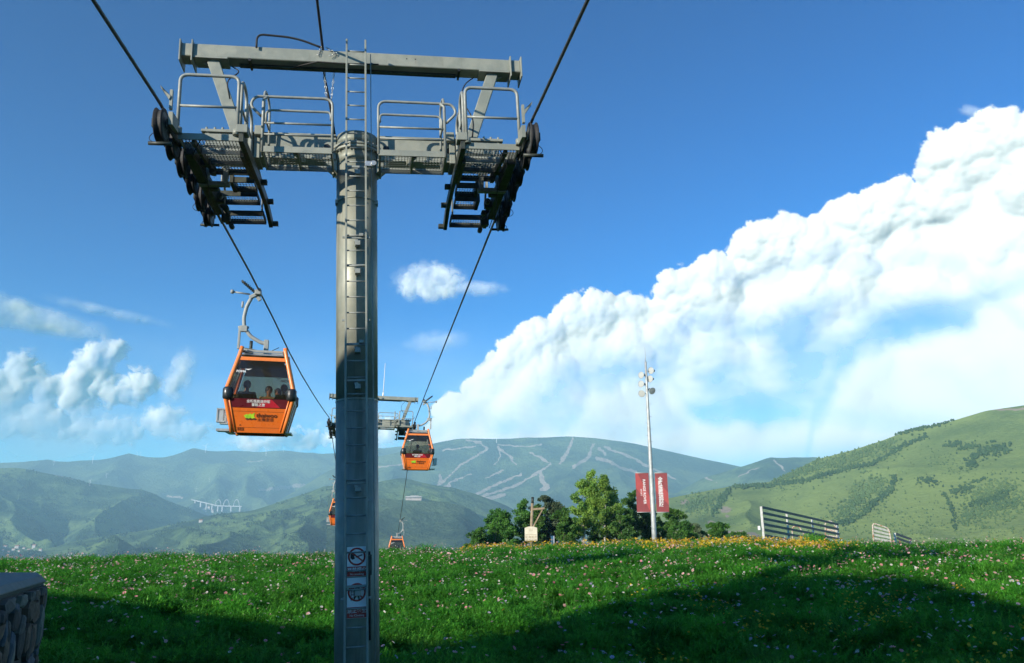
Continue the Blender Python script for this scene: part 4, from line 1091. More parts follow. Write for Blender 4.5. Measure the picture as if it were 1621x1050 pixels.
def hang(o, s, Y, sc, drift=0.0, zoff=0.0, yawd=0, pitch=3):
    p = rope_z(s, Y)
    yaw = LA + (PI if s > 0 else 0) - R(yawd)
    M = Matrix.Translation(p + Vector((0, 0, -GRIP * sc + zoff))) @ Matrix.Rotation(-yaw, 4, 'Z') @ Matrix.Translation((0, 0, GRIP * sc)) @ Matrix.Rotation(R(pitch) * (1 if s < 0 else -1), 4, 'X') @ Matrix.Translation((0, 0, -GRIP * sc)) @ Matrix.Rotation(R(drift), 4, 'Y') @ Matrix.Scale(sc, 4) @ Matrix.Translation((.26, 0, 0))
    o.matrix_world = M; return M
GG = 'orange cabins hanging from the haul rope'
cabs = []
g2, g3, g4 = copy_tree(g1), copy_tree(g1), copy_tree(g1)
MG1 = hang(g1, -1, 20.9, 1.02, .3, yawd=4, pitch=4); MG2 = hang(g2, 1, 44, 1.0, -.6); MG3 = hang(g3, 1, 85.5, 1.0); MG4 = hang(g4, -1, 68.5, 1.0)
tag(g1, 'biggest orange cabin, number 103, hanging in open sky with four people inside', 'gondola', GG)
tag(g2, 'orange cabin just in front of the distant tower, one person inside', 'gondola', GG)
tag(g3, 'small orange cabin low over the meadow edge beside the big pole', 'gondola', GG)
tag(g4, 'far orange cabin half hidden behind the big pole', 'gondola', GG)
c_dark = cloth('dark_green_jacket', (.035, .045, .03)); c_tan = cloth('tan_jacket', (.42, .33, .18)); c_blk = cloth('black_jacket', (.02, .02, .022)); c_olive = cloth('olive_jacket', (.16, .15, .05)); c_red = cloth('red_jacket', (.35, .04, .03)); c_jean = cloth('dark_trousers', (.03, .035, .05))
def seat(MG, x, side, turn=0):
    # side -1: bench at the near end, facing away
    return MG @ Matrix.Translation((x, side * .60, -.02)) @ Matrix.Rotation((0 if side < 0 else PI) + R(turn), 4, 'Z')
person(seat(MG1, -.36, -1), 'person in dark green jacket seen from behind in the biggest cabin', c_dark, c_jean, tall=1.0)
person(seat(MG1, .10, 1, 12), 'person in tan jacket with short hair facing out of the biggest cabin', c_tan, c_jean)
person(seat(MG1, .36, 1, -8), 'person in black jacket between tan jacket and the corner in the biggest cabin', c_blk, c_jean, tall=.96)
person(seat(MG1, .58, -1, 15), 'person in olive jacket behind the black corner bumper of the biggest cabin', c_olive, c_jean, tall=.95)
person(seat(MG2, .0, 1, 5), 'person in tan jacket alone in the cabin in front of the distant tower', c_tan, c_jean)
person(seat(MG3, -.2, 1, -6), 'person in red jacket in the small cabin over the meadow edge', c_red, c_jean)

# ------------------------------------------------------------------ station building, terrace and wall behind and beside the viewer
hdir = Vector((math.sin(SUN_AZ), math.cos(SUN_AZ), 0)); ndir = Vector((math.cos(SUN_AZ), -math.sin(SUN_AZ), 0))
MS = Matrix((ndir, hdir, Vector((0, 0, 1)))).transposed().to_4x4(); MS.translation = Vector((-16, -2, 0))
M_WALLP = mat('pale_render_wall', (.45, .42, .36), .85, vscale=1.5, bump=.1); M_ROOF = mat('dark_roof_sheet', (.07, .075, .08), .5, .3, vscale=2)
M_WOOD = mat('weathered_wood', (.30, .235, .15), .8, vscale=6, color2=(.20, .155, .10), bump=.3)
st = thing('lift_station', 'large pale lift station hall unseen behind the viewer, rounded roof shaped to shade the meadow', 'building', M=MS)
prof = [(-1.3, 6.6), (-1.25, 8.2), (-.95, 9.5), (-.3, 10.3), (.6, 11.1), (1.8, 11.65), (3.2, 11.7), (4.9, 10.95), (6.9, 9.9), (9.5, 8.3), (13.5, 5.5)]  # unseen building, roof heights shaped to throw the meadow's shade edge
MB().prism([(-1.2, -1.3), (13.3, -1.3)] + [(u, h_ - .12) for u, h_ in prof[::-1]], -14, 0).build('wall', M_WALLP, st)
rf = MB()
for (u0, h0), (u1, h1) in zip(prof[:-1], prof[1:]): rf.beam((u0, 0, 0), (u0, 0, 0.001), .001, .001) if False else rf.add([(u0, .35, h0), (u1, .35, h1), (u1, .35, h1 - .1), (u0, .35, h0 - .1), (u0, -14.3, h0), (u1, -14.3, h1), (u1, -14.3, h1 - .1), (u0, -14.3, h0 - .1)], [(0, 1, 2, 3), (7, 6, 5, 4), (0, 4, 5, 1), (1, 5, 6, 2), (2, 6, 7, 3), (3, 7, 4, 0)])
rf.build('roof', M_ROOF, st)
wing = MB().bx(-24, -1.35, -10, -.2, -1.3, 6.35).build('wing_wall', M_WALLP, st)
MB().prism([(-24.3, 6.38), (-1.4, 6.55), (-1.4, 6.72), (-24.3, 6.5)], -10.3, .1).build('wing_roof', M_ROOF, st)
for k in range(7):
    x = -22.5 + 3 * k
    f = MB().bx(x, x + 1.9, -.205, -.12, .9, 3.4).build('window_frame', M_WHITE, st); MB().bx(x + .1, x + 1.8, -.12, -.10, 1.0, 3.3).build('pane', M_PLAST, f)
d = MB().bx(3.0, 7.5, -.02, .06, -1.0, 3.2).build('hall_door', M_ROOF, st)
terr = MB().bx(-7.5, 9, -20, 3.2, -1.6, 0).build('terrace', mat('terrace_concrete', (.30, .29, .27), .9, vscale=2, bump=.2)); tag(terr, 'concrete viewing terrace in front of the lift station', kind='structure')
# stone pier: mortar core with raised stones
WP = [Vector((-3.05, 4.4)), Vector((-4.62, 8.15)), Vector((-5.25, 9.15)), Vector((-8.6, 9.6)), Vector((-7.2, 3.6))]
WZ = 1.30
wall = thing('stone_wall', 'dark rough stone wall with a smooth cement top at the edge of the meadow', 'wall')
M_MORT = mat('wall_mortar', (.07, .068, .06), .9, vscale=9, bump=.5, bscale=18); M_CAP = mat('cement_cap', (.17, .175, .15), .85, vscale=4, bump=.3, bscale=12, color2=(.17, .18, .165))
def poly_prism(P, z0, z1, inset=0.0):
    c = sum(P, Vector((0, 0))) / len(P); Q = [c + (p - c) * (1 - inset) for p in P]; n = len(Q); b = MB()
    vs = [(p.x, p.y, z0) for p in Q] + [(p.x, p.y, z1) for p in Q]
    return b.add(vs, [tuple(range(n)), tuple(reversed(range(n, 2 * n)))] + [(i, n + i, n + (i + 1) % n, (i + 1) % n) for i in range(n)])
poly_prism(WP, -1.7, WZ - .10, .02).build('mortar_core', M_MORT, wall)
cap = poly_prism(WP, WZ - .10, WZ, .0).build('cement_top', M_CAP, wall, bevel=.045)
STM = [mat('stone_%s' % n, tuple(q * .42 for q in c), .85, vscale=5, bump=.6, bscale=14, color2=tuple(q * .55 for q in c)) for n, c in (('grey', (.20, .20, .18)), ('blue', (.13, .17, .20)), ('brown', (.22, .16, .11)), ('pale', (.30, .31, .25)), ('dark', (.09, .085, .075)))]
wr = random.Random(5)
for (a, b_) in ((WP[0], WP[1]), (WP[1], WP[2])):
    L = (b_ - a).length; du = (b_ - a) / L; nn = Vector((du.y, -du.x)); rows = []
    z = -1.3
    while z < WZ - .12:
        hh = wr.uniform(.17, .32); u = -wr.random() * .2
        hh = min(hh, WZ - .10 - z)
        while u < L:
            w = wr.choice([.13, .2, .26, .34, .48]) * wr.uniform(.85, 1.15); zj = wr.uniform(-.06, .06); u0, u1 = max(u, 0), min(u + w, L)
            if u1 - u0 > .07 and hh > .07:
                cu, cz = (u0 + u1) / 2, z + hh / 2; n = wr.randint(7, 9); ring = []
                for k in range(n):
                    q = 2 * PI * k / n + wr.uniform(-.2, .2); e = .62
                    x = math.copysign(abs(math.cos(q)) ** e, math.cos(q)) * ((u1 - u0) / 2 - .014) * wr.uniform(.82, 1); y = math.copysign(abs(math.sin(q)) ** e, math.sin(q)) * (hh / 2 + .01) * wr.uniform(.7, 1.08)
                    ring.append((x, y))
                out = wr.uniform(.012, .045); vs = []
                for sc, dp in ((1.0, -.03), (.97, out * .55), (.72, out)):
                    for x, y in ring:
                        p = a + du * (cu + x * sc) + nn * (dp + wr.uniform(-.008, .008)); vs.append((p.x, p.y, min(cz + zj + y * sc, WZ - .1)))
                p = a + du * cu + nn * (out + .012); vs.append((p.x, p.y, min(cz + zj, WZ - .12)))
                fs = [(r_ * n + k, r_ * n + (k + 1) % n, (r_ + 1) * n + (k + 1) % n, (r_ + 1) * n + k) for r_ in range(2) for k in range(n)] + [(2 * n + k, 2 * n + (k + 1) % n, 3 * n) for k in range(n)]
                MB().add(vs, fs, False).build('stone', wr.choice(STM), wall)
            u += w
        z += hh * wr.uniform(.92, 1.0)

# ------------------------------------------------------------------ instanced ground cover
def gn_scatter(name, proto, P, rot, sc, label, kind='stuff'):
    me = bpy.data.meshes.new(name); me.vertices.add(len(P)); me.vertices.foreach_set('co', np.asarray(P, np.float32).ravel())
    a = me.attributes.new('rot', 'FLOAT_VECTOR', 'POINT'); a.data.foreach_set('vector', np.asarray(rot, np.float32).ravel())
    a = me.attributes.new('scl', 'FLOAT_VECTOR', 'POINT'); a.data.foreach_set('vector', np.asarray(sc, np.float32).ravel())
    o = mobj(name, me); tag(o, label, kind=kind)
    ng = bpy.data.node_groups.new(name, 'GeometryNodeTree')
    ng.interface.new_socket('Geometry', in_out='INPUT', socket_type='NodeSocketGeometry'); ng.interface.new_socket('Geometry', in_out='OUTPUT', socket_type='NodeSocketGeometry')
    q = NT(ng); gi = q.node('NodeGroupInput'); go = q.node('NodeGroupOutput')
    ip = q.node('GeometryNodeInstanceOnPoints'); oi = q.node('GeometryNodeObjectInfo')
    po = bpy.data.objects.new(name + '_source', proto); oi.inputs['Object'].default_value = po
    r = q.node('GeometryNodeInputNamedAttribute', data_type='FLOAT_VECTOR'); r.inputs[0].default_value = 'rot'
    s_ = q.node('GeometryNodeInputNamedAttribute', data_type='FLOAT_VECTOR'); s_.inputs[0].default_value = 'scl'
    e2r = q.node('FunctionNodeEulerToRotation')
    ng.links.new(gi.outputs[0], ip.inputs['Points']); ng.links.new(oi.outputs['Geometry'], ip.inputs['Instance'])
    ng.links.new(r.outputs[0], e2r.inputs[0]); ng.links.new(e2r.outputs[0], ip.inputs['Rotation']); ng.links.new(s_.outputs[0], ip.inputs['Scale'])
    ng.links.new(ip.outputs[0], go.inputs[0])
    md = o.modifiers.new('scatter', 'NODES'); md.node_group = ng
    return o
def leaf_mat(name, c1, c2, trans=.35, nscale=1.2, world=True):
    m = bpy.data.materials.new(name); m.use_nodes = True; t = NT(m.node_tree); t.n.remove(t.n['Principled BSDF'])
    pos = t.node('ShaderNodeNewGeometry').outputs['Position']
    f = t.mapr(t.noise(pos, nscale, 4, .65), .34, .66, smooth=True)
    oi = t.node('ShaderNodeObjectInfo').outputs['Random']
    c = t.mix(f, c4(c1), c4(c2)); c = t.vmath('SCALE', c, scale=t.mapr(oi, 0, 1, .72, 1.25))
    df = t.node('ShaderNodeBsdfDiffuse'); tl = t.node('ShaderNodeBsdfTranslucent'); gl = t.node('ShaderNodeBsdfGlossy'); gl.inputs['Roughness'].default_value = .55
    t.l.new(c, df.inputs[0]); t.l.new(c, tl.inputs[0]); gl.inputs[0].default_value = (.3, .3, .3, 1)
    mx = t.node('ShaderNodeMixShader'); mx.inputs[0].default_value = trans; t.l.new(df.outputs[0], mx.inputs[1]); t.l.new(tl.outputs[0], mx.inputs[2])
    m2 = t.node('ShaderNodeMixShader'); m2.inputs[0].default_value = .05; t.l.new(mx.outputs[0], m2.inputs[1]); t.l.new(gl.outputs[0], m2.inputs[2])
    t.l.new(m2.outputs[0], t.n['Material Output'].inputs[0]); return m
M_PLANT = leaf_mat('feathery_meadow_green', (.095, .39, .030), (.030, .19, .018), .44, .9)
M_PLANT2 = leaf_mat('fresh_meadow_green', (.16, .47, .045), (.055, .24, .024), .44, 1.3)
def clump(seed, n, rad, hgt, wid, segs=3, spread=.5):
    r = np.random.default_rng(seed); V = []; F = []
    for i in range(n):
        a = r.uniform(0, 2 * PI); d = rad * math.sqrt(r.random()) * .6; bx_, by_ = d * math.cos(a), d * math.sin(a)
        h = hgt * r.uniform(.45, 1.0); lean = r.uniform(.1, spread) * h; la = a + r.normal(0, .7); w = wid * r.uniform(.6, 1.2); fa = r.uniform(0, PI)
        wx, wy = math.cos(fa) * w, math.sin(fa) * w; o = len(V)
        for k in range(segs + 1):
            t = k / segs; cx = bx_ + math.cos(la) * lean * t * t; cy = by_ + math.sin(la) * lean * t * t; cz = h * (t - .18 * t * t); ww = 1 - t * .8
            if k == segs: V.append((cx, cy, cz))
            else: V += [(cx - wx * ww, cy - wy * ww, cz), (cx + wx * ww, cy + wy * ww, cz)]
        for k in range(segs - 1): F.append((o + 2 * k, o + 2 * k + 1, o + 2 * k + 3, o + 2 * k + 2))
        F.append((o + 2 * (segs - 1), o + 2 * (segs - 1) + 1, o + 2 * segs))
        # feathery side leaflets
        for _ in range(17):
            t = r.uniform(.22, 1) ** .8; cx = bx_ + math.cos(la) * lean * t * t; cy = by_ + math.sin(la) * lean * t * t; cz = h * (t - .18 * t * t)
            da = r.uniform(0, 2 * PI); L = r.uniform(.05, .13) * (1.25 - .6 * t); dz = r.uniform(.0, .07); o = len(V); s_ = .0085
            V += [(cx - s_ * math.sin(da), cy + s_ * math.cos(da), cz), (cx + s_ * math.sin(da), cy - s_ * math.cos(da), cz), (cx + L * math.cos(da), cy + L * math.sin(da), cz + dz)]; F.append((o, o + 1, o + 2))
    me = bpy.data.meshes.new('clump'); me.from_pydata(V, [], F); me.update(); return me
def field_points(n, rmin, rmax, amin=-35, amax=35, seed=0, fn=None):
    r = np.random.default_rng(seed)
    rr = np.sqrt(r.uniform(rmin ** 2, rmax ** 2, n)); a = np.radians(r.uniform(amin, amax, n))
    x, y = rr * np.sin(a), rr * np.cos(a); k = np.ones(n, bool)
    if fn is not None: k = fn(x, y, r)
    k &= ~((x < -2.9 - .419 * (y - 4.4)) & (y < 9.7))
    k &= np.hypot(x + 2.4, y - 13.1) > .8
    return x[k], y[k], r
def mound(x, y):       # how lush the planting is at a spot
    return np.clip(.78 + 1.5 * fbm(x / 2.1, y / 1.2, 2, 21) + .8 * fbm(x / .75, y / .6, 2, 22), .10, 1.9) * .62 + .30
def surf(x, y): return ground(x, y) + .42 * mound(x, y)
for i, (seed, n, mt, hgt, wid) in enumerate(((1, 8500, M_PLANT, .58, .008), (2, 8500, M_PLANT, .46, .009), (3, 7000, M_PLANT2, .50, .010))):
    pr = clump(seed, 34, .46, hgt, .0045, 3, .30); pr.materials.append(mt)
    x, y, r = field_points(int(n * 1.25), 8.6, 50, -36, 36, seed + 40, lambda x, y, r: r.random(len(x)) < .35 + .75 * sstep(.45, .85, mound(x, y)))
    z = ground(x, y) - .03; m_ = mound(x, y)
    N = len(x); s_ = m_ * r.uniform(.8, 1.2, N)
    rot = np.stack([r.normal(0, .08, N), r.normal(0, .08, N), r.uniform(0, 2 * PI, N)], -1)
    gn_scatter('meadow_plants', pr, np.stack([x, y, z], -1), rot, np.stack([.75 + .45 * s_, .75 + .45 * s_, s_], -1), ('feathery green cosmos foliage covering the meadow', 'darker feathery foliage mixed through the meadow', 'fresh broad green leaves mixed through the meadow')[i])
# coarser cover beyond the crest, seen only edge on
pr = clump(9, 60, .6, .6, .02); pr.materials.append(M_PLANT)
x, y, r = field_points(3500, 49, 75, -36, 36, 60); N = len(x)
gn_scatter('meadow_plants', pr, np.stack([x, y, ground(x, y)], -1), np.stack([0 * x, 0 * x, r.uniform(0, 6, N)], -1), np.stack([1.6 + 0 * x, 1.6 + 0 * x, r.uniform(.4, .8, N)], -1), 'low green growth behind the crest of the meadow')

M_STALK = leaf_mat('pale_stalks', (.12, .36, .05), (.06, .24, .03), .3, 2.0)
pr = clump(21, 9, .30, .95, .005, 4, .22); pr.materials.append(M_STALK)
x, y, r = field_points(4200, 11, 48, -36, 36, 77, lambda x, y, r: r.random(len(x)) < .15 + .85 * sstep(-.1, .5, fbm(x / 2.3, y / 1.6, 3, 61))); N = len(x)
gn_scatter('tall_stalks', pr, np.stack([x, y, ground(x, y)], -1), np.stack([r.normal(0, .1, N), r.normal(0, .1, N), r.uniform(0, 6, N)], -1), np.stack([1 + 0 * x, 1 + 0 * x, r.uniform(.55, .95, N)], -1), 'thin pale stalks standing above the meadow plants')
def flower(rad, npet, cmat, center, notch=True, cup=.25):
    b = MB(); V = []; F = []
    for k in range(npet):
        a = 2 * PI * k / npet; w = PI / npet * .92
        P = [(.12, 0, 0), (.62, -w * .95, .12), (.98, -w * .55, cup), (.90, 0, cup), (.98, w * .55, cup), (.62, w * .95, .12)]
        o = len(V); V += [(rad * r_ * math.cos(a + q), rad * r_ * math.sin(a + q), rad * z) for r_, q, z in P]; F.append((o, o + 1, o + 2, o + 3)); F.append((o, o + 3, o + 4, o + 5))
    b.add(V, F); b.lathe([(rad * .22, 0), (rad * .18, rad * .16), (.0005, rad * .2)], 8, 'z')
    np_ = len(F); me = b.mesh('flower'); me.materials.append(cmat); me.materials.append(center)
    for i, p in enumerate(me.polygons): p.material_index = 0 if i < np_ else 1
    # stalk
    return me
def petal(name, c): return leaf_mat(name, c, tuple(q * .8 for q in c), .35, 5)
M_YC = mat('flower_centre', (.65, .38, .03), .8, vscale=30)
PW, PP, PPK, PM, PO, PY, PL = (petal('petal_white', (.80, .78, .76)), petal('petal_pale_pink', (.82, .48, .52)), petal('petal_pink', (.80, .30, .38)), petal('petal_magenta', (.45, .05, .20)), petal('petal_orange', (.80, .25, .05)), petal('petal_yellow', (.80, .56, .04)), petal('petal_lilac', (.55, .50, .80)))
def flowers(name, mats_, n, rmin, rmax, amin, amax, seed, dens, rad, label, lift=(.0, .16), npet=8, yel=False, offz=0):
    def fn(x, y, r): return r.random(len(x)) < dens(x, y)
    x, y, r = field_points(n, rmin, rmax, amin, amax, seed, fn); N = len(x)
    if N == 0: return
    z = ground(x, y) + .50 * mound(x, y) - .05 + r.uniform(lift[0], lift[1], N) + offz
    # face up and a little to the sun
    rot = np.stack([r.normal(.35, .35, N), r.normal(-.25, .35, N), r.uniform(0, 2 * PI, N)], -1); s_ = r.uniform(.7, 1.2, N)
    gn_scatter(name, flower(rad, npet, mats_, M_YC), np.stack([x, y, z], -1), rot, np.stack([s_] * 3, -1), label)
def patch(x, y, s, seed, lo, hi): return sstep(lo, hi, fbm(x / s, y / s, 3, seed))
far_ = lambda x, y: sstep(15, 30, np.hypot(x, y))
flowers('white_flowers', PW, 30000, 12, 48, -36, 36, 301, lambda x, y: (.10 + .9 * patch(x, y, 2.6, 401, .0, .5)) * (.16 + .40 * far_(x, y)), .036, 'white cosmos flowers scattered over the meadow')
flowers('pale_pink_flowers', PP, 26000, 12, 48, -36, 36, 302, lambda x, y: (.10 + .9 * patch(x, y, 2.9, 402, .05, .5)) * (.08 + .55 * far_(x, y)), .043, 'pale pink cosmos flowers scattered over the meadow')
flowers('pink_flowers', PPK, 20000, 12, 48, -36, 36, 303, lambda x, y: (.06 + .9 * patch(x, y, 2.4, 403, .1, .55)) * (.05 + .42 * far_(x, y)), .043, 'pink cosmos flowers in loose drifts over the meadow')
flowers('magenta_flowers', PM, 9000, 12, 48, -36, 36, 304, lambda x, y: (.08 + .9 * patch(x, y, 2.2, 404, .1, .6)) * .14, .034, 'dark magenta flowers dotted through the meadow')
flowers('lilac_flowers', PL, 9000, 11, 24, -10, 36, 305, lambda x, y: patch(x, y, 1.3, 405, .0, .5) * .22, .036, 'pale lilac flowers in the shaded lower meadow')
flowers('orange_flowers', PO, 10000, 14, 48, -36, 36, 306, lambda x, y: (.05 + patch(x, y, 3.4, 406, .15, .6)) * (.05 + .30 * sstep(32, 44, np.hypot(x, y))), .035, 'orange flowers near the crest of the meadow')
flowers('yellow_flowers', PY, 9000, 13, 24, 8, 36, 307, lambda x, y: patch(x, y, 1.7, 407, .1, .45) * .5, .028, 'small yellow flowers in the shaded corner of the meadow')
def yband(x, y):
    r = np.hypot(x, y); a = np.degrees(np.arctan2(x, y))
    d = sstep(7.5, 10.5, a) * sstep(23.5, 19.5, a) * sstep(36.0, 38.5, r + .35 * (a - 14) * 0 + 1.5 * fbm(x / 4, y / 4, 2, 88)) 
    e = sstep(-4.5, -2.5, a) * sstep(24, 20, a) * sstep(40.5, 42, r)
    return np.clip(d * .95 + e * .55, 0, 1)
flowers('yellow_flowers', PY, 16000, 32, 47, -6, 26, 308, yband, .050, 'dense band of yellow marigolds along the crest of the meadow', (.0, .14))
flowers('yellow_flowers', PO, 1800, 39, 47, -6, 26, 309, yband, .045, 'orange marigolds mixed into the yellow band along the crest', (.0, .12))

# ------------------------------------------------------------------ trees on the crest
M_BARK = mat('birch_bark', (.42, .39, .31), .8, vscale=7, color2=(.20, .18, .14), thr=(.5, .62), bump=.3)
M_BARKD = mat('dark_bark', (.12, .10, .07), .85, vscale=7, bump=.3)
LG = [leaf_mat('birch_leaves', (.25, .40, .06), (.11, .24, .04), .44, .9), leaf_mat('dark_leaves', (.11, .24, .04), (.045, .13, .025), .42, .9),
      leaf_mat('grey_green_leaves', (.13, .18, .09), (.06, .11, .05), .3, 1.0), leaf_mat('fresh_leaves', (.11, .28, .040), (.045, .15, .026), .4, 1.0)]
def tree(px, ptop, wpx, Y, label, style=0, lean=0.0, trunks=1, bark=None, low=.18, dens=1.0, seed=0, leaf=.095, pbase=None):
    r = np.random.default_rng(900 + seed)
    base = at(px, 858, Y); x0, y0 = base.x, base.y; z0 = gz(x0, y0)
    H = at(px, ptop, Y).z - z0; Wd = wpx / 1250 * Y
    t = thing('birch_tree' if style in (0, 2) and H > 3.5 else ('leafy_tree' if H > 3.5 else 'shrub'), label, 'tree' if H > 3.5 else 'shrub', loc=(x0, y0, z0 - .1), group='trees and shrubs along the crest')
    tips = []; tb = MB()
    for k in range(trunks):
        ox = r.uniform(-.18, .18) * Wd * (trunks > 1); a = r.uniform(0, 2 * PI)
        P = []; n = 9; hx = H * (1 if k == 0 else r.uniform(.78, .95))
        dx, dy = lean + ox * 1.1 + r.normal(0, .12), r.normal(0, .25)
        for i in range(n):
            q = i / (n - 1); P.append(Vector((ox * .35 + dx * q ** 1.2 + r.normal(0, .05) * (i > 0), dy * q + r.normal(0, .05) * (i > 0), hx * .95 * q)))
        r0 = .022 * H * .55 + .03
        tb.tube(P, [r0 * (1 - .88 * i / (n - 1)) for i in range(n)], 8)
        nb = int((9 + H * 2.4) / trunks ** .5)
        for b in range(nb):
            q = low + (1 - low) * (b + r.random()) / nb; j = min(int(q * (n - 1)), n - 2); f = q * (n - 1) - j; p = P[j].lerp(P[j + 1], f)
            prof_ = math.sin(PI * min(1, (q - low * .6) / (1.06 - low * .6)) ** .75) ** .6
            L = Wd * .5 * max(.22, prof_) * r.uniform(.55, 1.12); a = r.uniform(0, 2 * PI); up = r.uniform(.25, .9) * (.5 + q * .6)
            e = p + Vector((math.cos(a) * L, math.sin(a) * L * .85, L * up))
            if e.z > H: e.z = H - r.random() * .2
            mid = p.lerp(e, .5) + Vector((0, 0, L * .08))
            tb.tube([p, mid, e], [r0 * .30 * (1 - q * .6), r0 * .18, .008], 5, cap=False)
            for s_ in np.linspace(.35, 1, max(2, int(L / .38))): tips.append((p.lerp(e, s_) + Vector((r.normal(0, .1), r.normal(0, .1), r.normal(0, .08))), .20 + .16 * r.random()))
            if r.random() < .6:
                e2 = mid + Vector((r.normal(0, .5), r.normal(0, .5), r.uniform(.1, .5))) * L * .7; tb.tube([mid, e2], [.02, .006], 4, cap=False); tips.append((e2, .28))
        tips.append((P[-1], .22)); tips.append((P[-2], .3))
    tb.build('trunk', bark or M_BARK, t)
    V = []; N = len(tips); per = int(120 * dens)
    c = np.array([list(p) for p, _ in tips]); rd = np.array([q for _, q in tips]) * (.8 + .05 * H)
    idx = np.repeat(np.arange(N), per); M = len(idx)
    off = r.normal(0, 1, (M, 3)); off /= np.linalg.norm(off, axis=1)[:, None] + 1e-6; off *= (r.random(M) ** .45)[:, None]
    pos = c[idx] + off * rd[idx][:, None] * np.array([1.25, 1.25, .95])
    pos[:, 2] -= r.random(M) * .18 * (style == 0)
    pos[:, 2] = np.maximum(pos[:, 2], .05)
    a1 = r.normal(0, 1, (M, 3)); a1 /= np.linalg.norm(a1, axis=1)[:, None]; a2 = np.cross(a1, r.normal(0, 1, (M, 3))); a2 /= np.linalg.norm(a2, axis=1)[:, None]
    s1 = (leaf * r.uniform(.6, 1.3, M))[:, None]; s2 = s1 * .62
    Vv = np.stack([pos - a1 * s1, pos + a2 * s2, pos + a1 * s1, pos - a2 * s2], 1).reshape(-1, 3)
    me = np_mesh('crown', Vv, np.arange(M * 4).reshape(-1, 4), False); me.materials.append(LG[style]); mobj('crown', me, t)
    return t
TREES = [
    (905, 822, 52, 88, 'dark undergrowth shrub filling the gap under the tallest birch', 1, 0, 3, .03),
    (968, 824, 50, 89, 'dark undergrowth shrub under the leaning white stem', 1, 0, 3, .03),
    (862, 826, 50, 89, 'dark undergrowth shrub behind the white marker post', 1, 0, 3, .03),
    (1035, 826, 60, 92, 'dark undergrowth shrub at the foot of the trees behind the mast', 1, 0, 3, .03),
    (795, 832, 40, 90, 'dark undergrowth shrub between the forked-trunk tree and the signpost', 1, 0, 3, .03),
    (752, 836, 34, 84, 'low spreading shrub at the outer edge of the tree group, beside the open valley', 3, 0, 2, .05),
    (778, 806, 42, 86, 'rounded green tree with pale forked trunk, first after the low outer shrub', 3, 0, 2, .12),
    (803, 811, 36, 82, 'short tree between the forked-trunk tree and the wooden signpost', 3, 0, 1, .1),
    (826, 790, 44, 85, 'broad leafy green tree directly behind the wooden signpost', 3, 0, 2, .14),
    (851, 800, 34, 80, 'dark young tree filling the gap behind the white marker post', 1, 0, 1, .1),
    (872, 784, 46, 88, 'thin grey-green tree with sparse twiggy top behind the marker post', 2, 0, 2, .25),
    (893, 803, 34, 80, 'dark bushy tree between the sparse twiggy tree and the tallest birch', 1, 0, 2, .06),
    (921, 745, 48, 84, 'tallest birch of the group, with a pale twin trunk', 0, .1, 2, .22),
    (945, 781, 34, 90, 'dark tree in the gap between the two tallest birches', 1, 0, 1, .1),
    (957, 751, 46, 83, 'second tallest birch, its pale slender trunk showing low down', 0, .2, 1, .22),
    (979, 771, 40, 87, 'leafy birch beside the second tallest, with a leaning white stem', 0, -.6, 2, .2),
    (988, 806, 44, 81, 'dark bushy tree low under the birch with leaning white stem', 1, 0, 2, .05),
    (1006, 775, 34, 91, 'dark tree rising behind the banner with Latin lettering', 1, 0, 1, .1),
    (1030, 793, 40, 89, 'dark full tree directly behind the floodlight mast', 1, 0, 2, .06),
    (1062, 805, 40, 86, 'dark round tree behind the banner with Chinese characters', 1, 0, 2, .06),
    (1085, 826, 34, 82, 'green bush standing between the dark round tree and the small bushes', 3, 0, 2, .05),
    (1106, 829, 30, 86, 'brownish-green bush in the middle of the small bushes after the mast', 2, 0, 2, .05),
    (1133, 830, 44, 84, 'wide green bush, largest of the small bushes after the mast', 3, 0, 2, .05),
    (1165, 843, 30, 88, 'smallest green bush at the end of the row towards the slatted fence', 3, 0, 2, .05)]
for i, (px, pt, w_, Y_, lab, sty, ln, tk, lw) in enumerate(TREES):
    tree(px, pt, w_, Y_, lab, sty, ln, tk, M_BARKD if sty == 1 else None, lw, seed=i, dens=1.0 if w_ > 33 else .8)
def bush(px, ptop, wpx, Y, label, seed):
    r = np.random.default_rng(seed); b = at(px, 858, Y); z0 = gz(b.x, b.y); H = at(px, ptop, Y).z - z0; Wd = wpx / 1250 * Y
    t = thing('bush', label, 'bush', loc=(b.x, b.y, z0), group='bright green bushes on the crest')
    n = 9000; d = r.normal(0, 1, (n, 3)); d /= np.linalg.norm(d, axis=1)[:, None]; q = r.random(n) ** .35
    rad = 1 + .22 * fbm(d[:, 0] * 3 + 9, d[:, 1] * 3 + d[:, 2] * 2, 3, seed)
    pos = d * (q * rad)[:, None] * np.array([Wd / 2, Wd / 2.6, H]); pos[:, 2] = np.abs(pos[:, 2])
    a1 = r.normal(0, 1, (n, 3)); a1 /= np.linalg.norm(a1, axis=1)[:, None]; a2 = np.cross(a1, r.normal(0, 1, (n, 3))); a2 /= np.linalg.norm(a2, axis=1)[:, None]
    s1 = (.05 * r.uniform(.6, 1.3, n))[:, None]
    me = np_mesh('foliage', np.stack([pos - a1 * s1, pos + a2 * s1 * .5, pos + a1 * s1, pos - a2 * s1 * .5], 1).reshape(-1, 3), np.arange(n * 4).reshape(-1, 4), False); me.materials.append(M_PLANT2); mobj('foliage', me, t)
    b = MB()
    for k in range(7): a = k * .9; b.tube([(0, 0, 0), (math.cos(a) * Wd * .2, math.sin(a) * Wd * .15, H * .7)], [.02, .006], 4)
    b.build('stem', M_BARKD, t)
bush(1290, 846, 56, 44, 'mounded bright green bush in front of the slatted fence', 1)
bush(1600, 855, 44, 42, 'mounded bright green bush at the far end of the crest under the smooth hill', 2)

